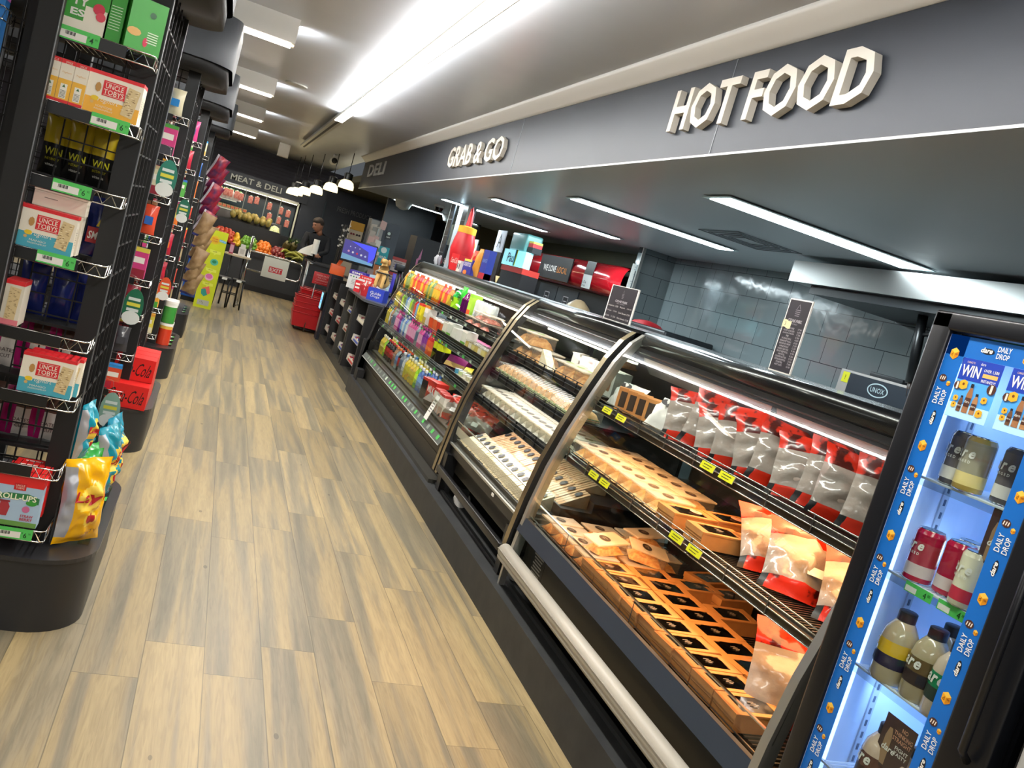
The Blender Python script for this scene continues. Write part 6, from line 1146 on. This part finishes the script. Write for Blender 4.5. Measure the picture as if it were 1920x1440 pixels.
# ---------------------------------------------------------------- things standing on the cases, kitchen side
def menu(y0,y1,z0,z1,lab,lines,full):
    t=thing('menu_sign',lab,'sign',(1.95,(y0+y1)/2,z0)); w=y0-y1; h=z1-z0; b=MB().box((-.003,-w/2,0),(.003,w/2,h),'paper'); T=aisle(-.0032,0,h/2); b.quad(T,w*.93,h*.965,'#26232a'); 
    k=w/.135 if full else w/.32; s=1 if full else .8
    zt=h/2-(.030 if full else .03)
    b.poly([(-.012*s,zt-.036),(.012*s,zt-.036),(.016*s,zt-.008),(-.016*s,zt-.008)],'#26232a',T,0,.0006)
    for q in range(4): b.quad(T,(.030-.002*q)*s,.0022,'#8a868c',0,zt-.010-q*.007,.001)
    b.poly([(-.011*s,zt-.006),(0,zt+.012),(.011*s,zt-.006),(.009*s,zt-.006),(0,zt+.009),(-.009*s,zt-.006)],'#8a868c',T,0,.001)
    b.text('CEDAR PARK',T,.012,'#c8c4c8',0,zt-.050,w*.62 if full else w*.45,.005,e=.001); b.text('MINI MARKET',T,.005,'#98949a',0,zt-.062,w*.3,e=.001)
    n=len(lines)
    for i,(a,p) in enumerate(lines):
        z=zt-.078-i*((h-.125)/n if full else .028)
        if full: b.text(a,T,.0065,'#b9b5b8',-w*.12,z,min(w*.5,.0048*len(a)),e=.001); b.text(p,T,.0065,'#b9b5b8',w*.33,z,w*.16,e=.001)
        else: b.text(a,T,.009,'#c8c4c0',-w*.25,z,w*.38,e=.001,shear=.15); b.text(p,T,.009,'#c8c4c0',w*.22,z,w*.42,e=.001,shear=.15)
    b.obj('sign_board',t); MB().box((-.012,-w/2,-.004),(.02,w/2,.006),'clear').obj('sign_foot',t); return t
menu(2.66,2.53,1.455,1.728,'tall narrow black menu board with white border on top of the hot case',[('MAIN COURSE','17.99'),('ROAST CHICKEN','16.99'),('QUARTER CHICKEN','7.50'),('PIE','5.50'),('SAUSAGE ROLL','4.50'),('BREAKFAST ROLLS','6.50'),('BREAKFAST WRAP','7.50'),('LARGE ROLLS','12.50'),('CHICKEN & GRAVY ROLL','9.90'),('ROAST BEEF ROLL','9.90'),('HAM ROLL','8.50'),('COOKED PATTIES','17.50'),('CHICKEN DRUMSTICKS','3.50'),('TOASTIES','7.90'),('HOT CHIPS','6.90')],True)
t=MB().sheet(lambda u,v:(-.001,.045-.05*u,.028*v+.003*sin(6*u)),5,3,'#e6dcae').obj('price_note'); t.location=(1.946,2.615,1.618); tag(t,'small curled cream note numbered 3 stuck on the tall menu board','note'); q=MB().text('3',aisle(-.006,.02,.015),.014,'#3a3428').obj('lettering',t)
menu(4.165,3.845,1.452,1.637,'wide black menu board with white border on top of the chilled case',[('Sandwiches  10.50','Bagels   10.90'),('Wraps   12.50','Salad Bowls 12.90'),('Rolls   11.50','Poke Bowls 15.50'),('Baguettes  13.50','')],False)
# hood, oven, pipe, bench
o=thing('range_hood','stainless range hood under the kitchen ceiling behind the hot case','hood',(3.9,2.4,2.0)); child(MB().box((3.5,-.5,2.02),(4.29,4.87,2.16),'steel'),'canopy',o); b=MB().box((3.56,-.5,1.965),(4.29,4.70,2.02),'#1b1e21'); child(b,'filter_tray',o)
t=thing('oven','black oven front with an oval UNOX badge and grey side','oven',(3.98,4.02,.9)); MB().box((-.25,-.5,0),(.3,.36,.66),'#8a8480',None,.008).obj('case',t); b=MB().box((-.275,-.5,0),(-.25,.24,.645),'#1a222b'); b.obj('door',t); b=MB(); T=aisle(-.276,-.02,.585); b.disc(T,.085,'#9fb0b4',0,0,28,.0005,.042); b.disc(T,.076,'#1a222b',0,0,28,.001,.035); b.text('UNOX',T,.030,'#9fb0b4',0,0,.115,.008,e=.002); b.obj('badge',t)
MB().box((-.1,.0,.66),(.1,.28,.69),'#1c2024',None,.005).obj('vent_cap',t); b=MB().box((-.252,.27,.58),(-.251,.33,.645),'#c8c41e'); b.text('?',aisle(-.2525,.30,.612),.03,'#2a2a14'); b.obj('warning_label',t)
t=thing('kitchen_bench','long dark bench along the tiled kitchen wall','bench',(3.95,4.4,0)); MB().box((-.3,-3.8,0),(.34,3.4,.86),'#33383b').box((-.33,-3.8,.86),(.34,3.4,.90),'steel').obj('body',t)
t=thing('gas_strut','black vertical pipe between the oven and the hood','pipe',(3.72,3.82,1.5)); MB().tube([(0,-.02,.08),(0,.06,.52)],.028,'black',12).tube([(0,-.04,-.0),(0,-.02,.10)],.016,'#3a2e28',10).tube([(0,.0,.36),(0,-.07,.37)],.012,'black',8).obj('pipe',t)
put(MB().box((-.26,-.52,0),(.26,.52,.56),'#191c20',None,.02).box((-.27,-.15,.40),(-.26,-.05,.42),'#2c3034'),'coffee_machine',(4.0,7.2,.90),0,'black boxy appliance on the bench in the tiled corner','appliance')
put(MB().sheet(lambda u,v:(.10*(u-.5)*2*(1+.1*sin(9*v)),.16*(v-.5)*2,.045*(sin(pi*u)*sin(pi*v))**.4 if 0<u<1 and 0<v<1 else 0),8,8,'#b0222a'),'red_bag',(3.85,7.25,1.462),0,'crumpled red bag on top of the black appliance','bag')
put(lump(.25,.30,.14,'leaf',6),'herb_bunch',(3.75,6.55,.90+.0),0,'dark green leaves on the bench beside the black appliance','vegetable'); put(MB().add([(-.06,-.06,0),(.06,-.06,0),(0,.07,0),(0,0,.14)],[(0,1,3),(1,2,3),(2,0,3),(0,2,1)],'paper'),'paper_bag',(3.80,6.58,1.03),.4,'white folded paper cone on the dark green leaves','paper')
t=thing('paper_notice','white notice sheets on the wall beside the tiled corner','notice',(3.985,7.93,1.62)); b=MB().box((-.13,-.002,-.20),(.0,.0,.40),'paper'); T=front(-.065,-.0022,.1)
rr=random.Random(6)
for k in range(22): b.quad(T,rr.uniform(.03,.10),.004,'#7a8088',rr.uniform(-.01,.01),.27-k*.025,.0006)
b.obj('sheet',t)
# red sign unit
t=thing('red_lightbox_unit','red rounded lightbox reading WE LOVE LOCAL over dark cabinets','cabinet',(3.9,9.7,0)); b=MB(); n=14; ys=[-1.75,-1.66,-1.5,1.3,1.5,1.62]; sc_=[.55,.85,1,1,.85,.5]
b.sheet(lambda u,v:(-.03-.13*sin(pi*v)*sc_[round(u*5)],ys[round(u*5)],1.80+.17*cos(pi*v)*-1*(.75+.25*sc_[round(u*5)])),5,n,'redgloss'); mat('redgloss','#b81622',.14,coat=.6)
b.add([(-.03,-1.75,1.63),(-.03,1.62,1.63),(-.03,1.62,1.97),(-.03,-1.75,1.97),(.35,-1.75,1.63),(.35,1.62,1.63),(.35,1.62,1.97),(.35,-1.75,1.97)],[(0,3,7,4),(1,5,6,2),(3,2,6,7),(0,4,5,1)],'#16181c'); b.obj('lightbox',t)
b=MB(); pts=[(-.165,-.55),(-.165,.48)]; b.box((-.172,-.52,1.665),(-.160,.52,1.945),'#17191d'); T=aisle(-.1725,0,1.79); b.text('WE LOVE',T,.075,'#b8b4ae',-.15,0,.44,.0,e=.001); b.text('LOCAL',T,.075,'#c8782a',.27,0,.32,.0,e=.001); b.obj('name_panel',t)
b=MB(); T=aisle(-.155,-1.0,1.80); b.sheet(lambda u,v:(-.163+.02*abs(v-.5),-.9-.24*u,1.655+.30*v),1,4,lambda u,v:'#e6e6e4' if v<.38 else '#1a1b1f'); T=aisle(-.176,-1.02,1.70); b.text('PaTie',T,.03,'#2a2a2e',0,.02,.12,.01,e=.012); b.text('ESTAB',T,.02,'#2a2a2e',0,-.02,.10,.01,e=.012); b.obj('label_panel',t)
b=MB(); b.box((0,-1.72,0),(.35,1.62,1.63),'#14171b'); b.box((-.01,-.55,.2),(0,.10,1.60),'#3a3e42'); b.box((-.01,.12,.2),(0,.75,1.60),'#34383c'); b.obj('cabinet',t)
for y,h_ in ((-.22,.2),(.42,.2)):
    b=MB(); T=aisle(-.012,y,1.38); b.quad(T,.16,.26,'#a8a4a4'); b.quad(T,.14,.24,'#1c1e22',0,0,.0008); b.quad(T,.10,.03,'#8a2a34',0,-.07,.0012)
    for k in range(4): b.quad(T,.09-.02*k,.010,'#b8b4b4',0,.07-k*.03,.0012)
    b.obj('price_board',t)
b=MB(); T=aisle(-.012,1.12,1.46); b.quad(T,.22,.30,'#cfd0d0')
for k in range(3): b.quad(T,.03,.14,'#3a3c44',-.05+.05*k,-.03,.001)
b.quad(T,.14,.02,'#8a8c90',0,.11,.001)
for r_ in range(2):
    for c in range(3): b.quad(T,.055,.07,'#d8d8d6',-.07+.075*c,-.23-.10*r_,.0)
b.obj('drink_menu',t)
b=MB().lathe([(0,0),(.16,0),(.18,.10),(.12,.20),(.05,.26),(0,.27)],'#a08a6a',16); put(b,'bread_bag',(3.70,8.6,1.25),0,'tan tied bag before the dark doorway under the red lightbox','bag')
t=thing('serving_shelf','dark shelf carrying the tan tied bag under the red lightbox','shelf',(3.70,8.6,0)); MB().box((-.2,-.3,0),(.2,.3,1.24),'#121519').obj('body',t)
# column and clutter behind the drinks case
t=thing('poster_column','slim pale column clad in black menu strips behind the drinks case','column',(2.50,9.75,0)); MB().box((-.06,-.10,0),(.09,.10,2.2),'#cfdde4').obj('core',t)
for y,nm in ((.30,0),(-.30,1)):
    b=MB().box((-.085,y-.10,.9),(-.07,y+.10,2.19),'#20242a'); b.box((-.088,(y+.10 if not nm else y-.11),.9),(-.07,(y+.11 if not nm else y-.10),2.19),'#cfd0c8')
    for k in range(6): b.box((-.087,y-.09,1.0+k*.2),(-.085,y+.09,1.008+k*.2),'#8a9096'); b.quad(aisle(-.0855,y,1.08+k*.2),.10,.04,'#3c434c')
    b.obj('menu_strip',t)
def bottle_card():
    P=[(-.24,0),(.20,0),(.20,.08),(.13,.14),(.10,.26),(.085,.36),(.085,.40),(.05,.41),(.025,.55),(.0,.60),(-.03,.55),(-.05,.41),(-.085,.38),(-.09,.33),(-.06,.24),(-.10,.22),(-.19,.20),(-.20,.15),(-.16,.10),(-.24,.05)]
    b=MB(); T=aisle(0,0,0); b.poly(P,'#b8141e',T,.03,0); b.lathe([(.085,.0),(.10,.08),(.115,.18),(.10,.28),(.085,.34),(.088,.34,'#e0a82a'),(.088,.40),(.03,.41,'#b8141e'),(.02,.54),(0,.60)],'#b8141e',16,Matrix.Translation((.012,-.05,.02))); b.text('Coca-Cola',frame((-.12,-.11,.06),(0,-1,0),(0,0,1)),.055,'#e8d8d4',0,0,.2,.0,.2,e=.001)
    b.disc(frame((-.02,.25,.19),(0,-1,0),(0,0,1)),.012,'#d8242a',0,0,10); return b
put(bottle_card(),'bottle_standee',(2.08,7.95,1.452),-.1,'big red bottle-shaped cola standee on top of the drinks case','display')
put(MB().box((-.05,-.10,0),(.05,.10,.15),'#c8141c').text('Coca-Cola',frame((-.051,0,.09),(0,-1,0),(0,0,1)),.05,'white',0,0,.17,0,.2,e=.001),'cola_carton',(2.02,7.62,1.452),.1,'small red cola carton in front of the red standee','box')
t=thing('chip_tray','open purple display tray of chip packets on top of the drinks case','display',(2.05,7.18,1.452)); b=MB().box((-.07,-.14,0),(.07,.14,.13),'#2a2a8a'); T=aisle(-.071,0,.065); b.text('DORITOS',T,.035,'#e8e0f0',0,.02,.22,.02,e=.001); b.quad(T,.24,.02,'#d8c84a',0,.055,.0006); b.disc(T,.06,'#e0762a',-.03,-.05,14,.0008,.02); b.obj('tray',t)
for k,(y,c) in enumerate(((.10,'f#e87a3a'),(.04,'f#c8241e'),(-.02,'f#d8302a'),(-.08,'f#e8502a'))): q=pillow(.09,.13,.04,c,6,8,60+k,.07,.3).obj('chip_packet',t); q.location=(0,y,.09); q.rotation_euler=(.1*(k-1),0,RT+.3)
put(pillow(.12,.24,.07,'f#c88a3a',8,10,70,.06,.4),'chip_bag',(2.0,6.93,1.452),RT,'orange and gold snack bag standing beside the chip tray','bag')
put(MB().box((-.03,-.08,0),(.03,.08,.24),'#1c2f8a').text('KINGS',aisle(-.031,-.01,.15),.03,'#7aa0d8',0,0,.12,e=.001).box((-.031,-.08,0),(.031,.08,.05),'#a81c2a'),'snack_carton',(2.02,6.74,1.452),0,'navy blue carton lettered KINGS on top of the drinks case','box')
for k,y in enumerate((7.42,7.36)): put(MB().box((-.02,-.025,0),(.02,.025,.10),'#e8e4dc').quad(aisle(-.0201,0,.05),.03,.05,'#3a3c44'),'sauce_pack',(1.98,y,1.452),0,'small white pack before the chip tray, %s one'%('left' if not k else 'right'),'pack')
for k,y in enumerate((8.25,8.12)): put(pillow(.09,.10,.05,'#8a8a94' if k else '#b8bcc4',6,6,80+k,.1,.4),'snack_bag',(1.96,y,1.452),RT,'small silvery bag at the far end of the drinks case top, %s one'%('left' if not k else 'right'),'bag')
put(MB().lathe([(0,0),(.04,0),(.05,.03),(.03,.07),(0,.075)],'white',10),'white_figure',(2.2,8.2,1.452),0,'small white rounded ornament left of the red standee','ornament')
put(MB().add([(0,-.05,.06),(0,.05,.06),(0,0,0),(.004,-.05,.06),(.004,.05,.06),(.004,0,0)],[(0,1,2),(5,4,3)],'#e6d8a4'),'triangle_card',(1.99,6.30,1.452),0,'small cream triangular card on top of the drinks case','card')
t=thing('white_a_sign','small white square sign with a dark letter A','sign',(2.9,9.45,1.78)); b=MB().box((.0,-.16,0),(.01,.16,.25),'#e8e6f0'); b.text('A',aisle(-.002,0,.13),.16,'#2c2e34',e=0); b.obj('board',t); MB().box((.0,-.17,-1.78),(.03,.17,-.0),'#2a211c').obj('stand',t)
t=thing('yellow_poster','tilted white poster with a yellow blot left of the A sign','poster',(2.75,9.95,1.60)); b=MB().box((0,-.14,0),(.01,.14,.26),'#dcdcd4'); T=aisle(-.001,0,.17); b.disc(T,.07,'#c8c02a',.02,0,12,.001,.045); b.quad(T,.2,.015,'#3a3c40',0,-.09,.001); b.obj('board',t); MB().box((.012,-.12,-1.6),(.04,.12,.2),'#3a3c40').obj('stand',t)
mat('vend','#8fe0ea',.3,emit=.55); mat('vendlo','#5f9a9a',.3,emit=.05)
t=thing('slush_machine','pale turquoise lit drinks machine with a rainbow sticker','machine',(2.95,8.66,0)); b=MB().box((-.1,-.36,1.66),(-.02,.36,1.83),'vend'); T=aisle(-.101,.12,1.745); b.text('Paul',T,.10,'#1c2c5a',.05,0,.26,.02,.1,e=.001)
for k,c in enumerate(('#1f7ac8','#2aa84a','#d8d82a')): b.poly([(.16+.02*k,-.08),(.18+.02*k,-.08),(.19+.02*k,.09),(.15+.02*k,.09)],c,T,0,.002)
b.obj('lit_panel',t); MB().box((-.08,-.20,1.83),(.1,.30,2.02),'vendlo',None,.02).obj('tank',t); MB().box((-.08,-.36,0),(.1,.36,1.60),'#141214').box((-.09,-.36,1.60),(.1,.36,1.66),'#a02a22').obj('base',t)
put(MB().box((-.05,-.10,0),(.05,.10,.06),'#1c1e22').box((-.051,-.08,.06),(.05,.06,.10),'#c82a30').box((-.051,-.08,.10),(.05,.06,.12),'#d8d04a'),'small_box',(2.95,8.38,1.832),0,'tiny red and yellow box on the turquoise machine','box')
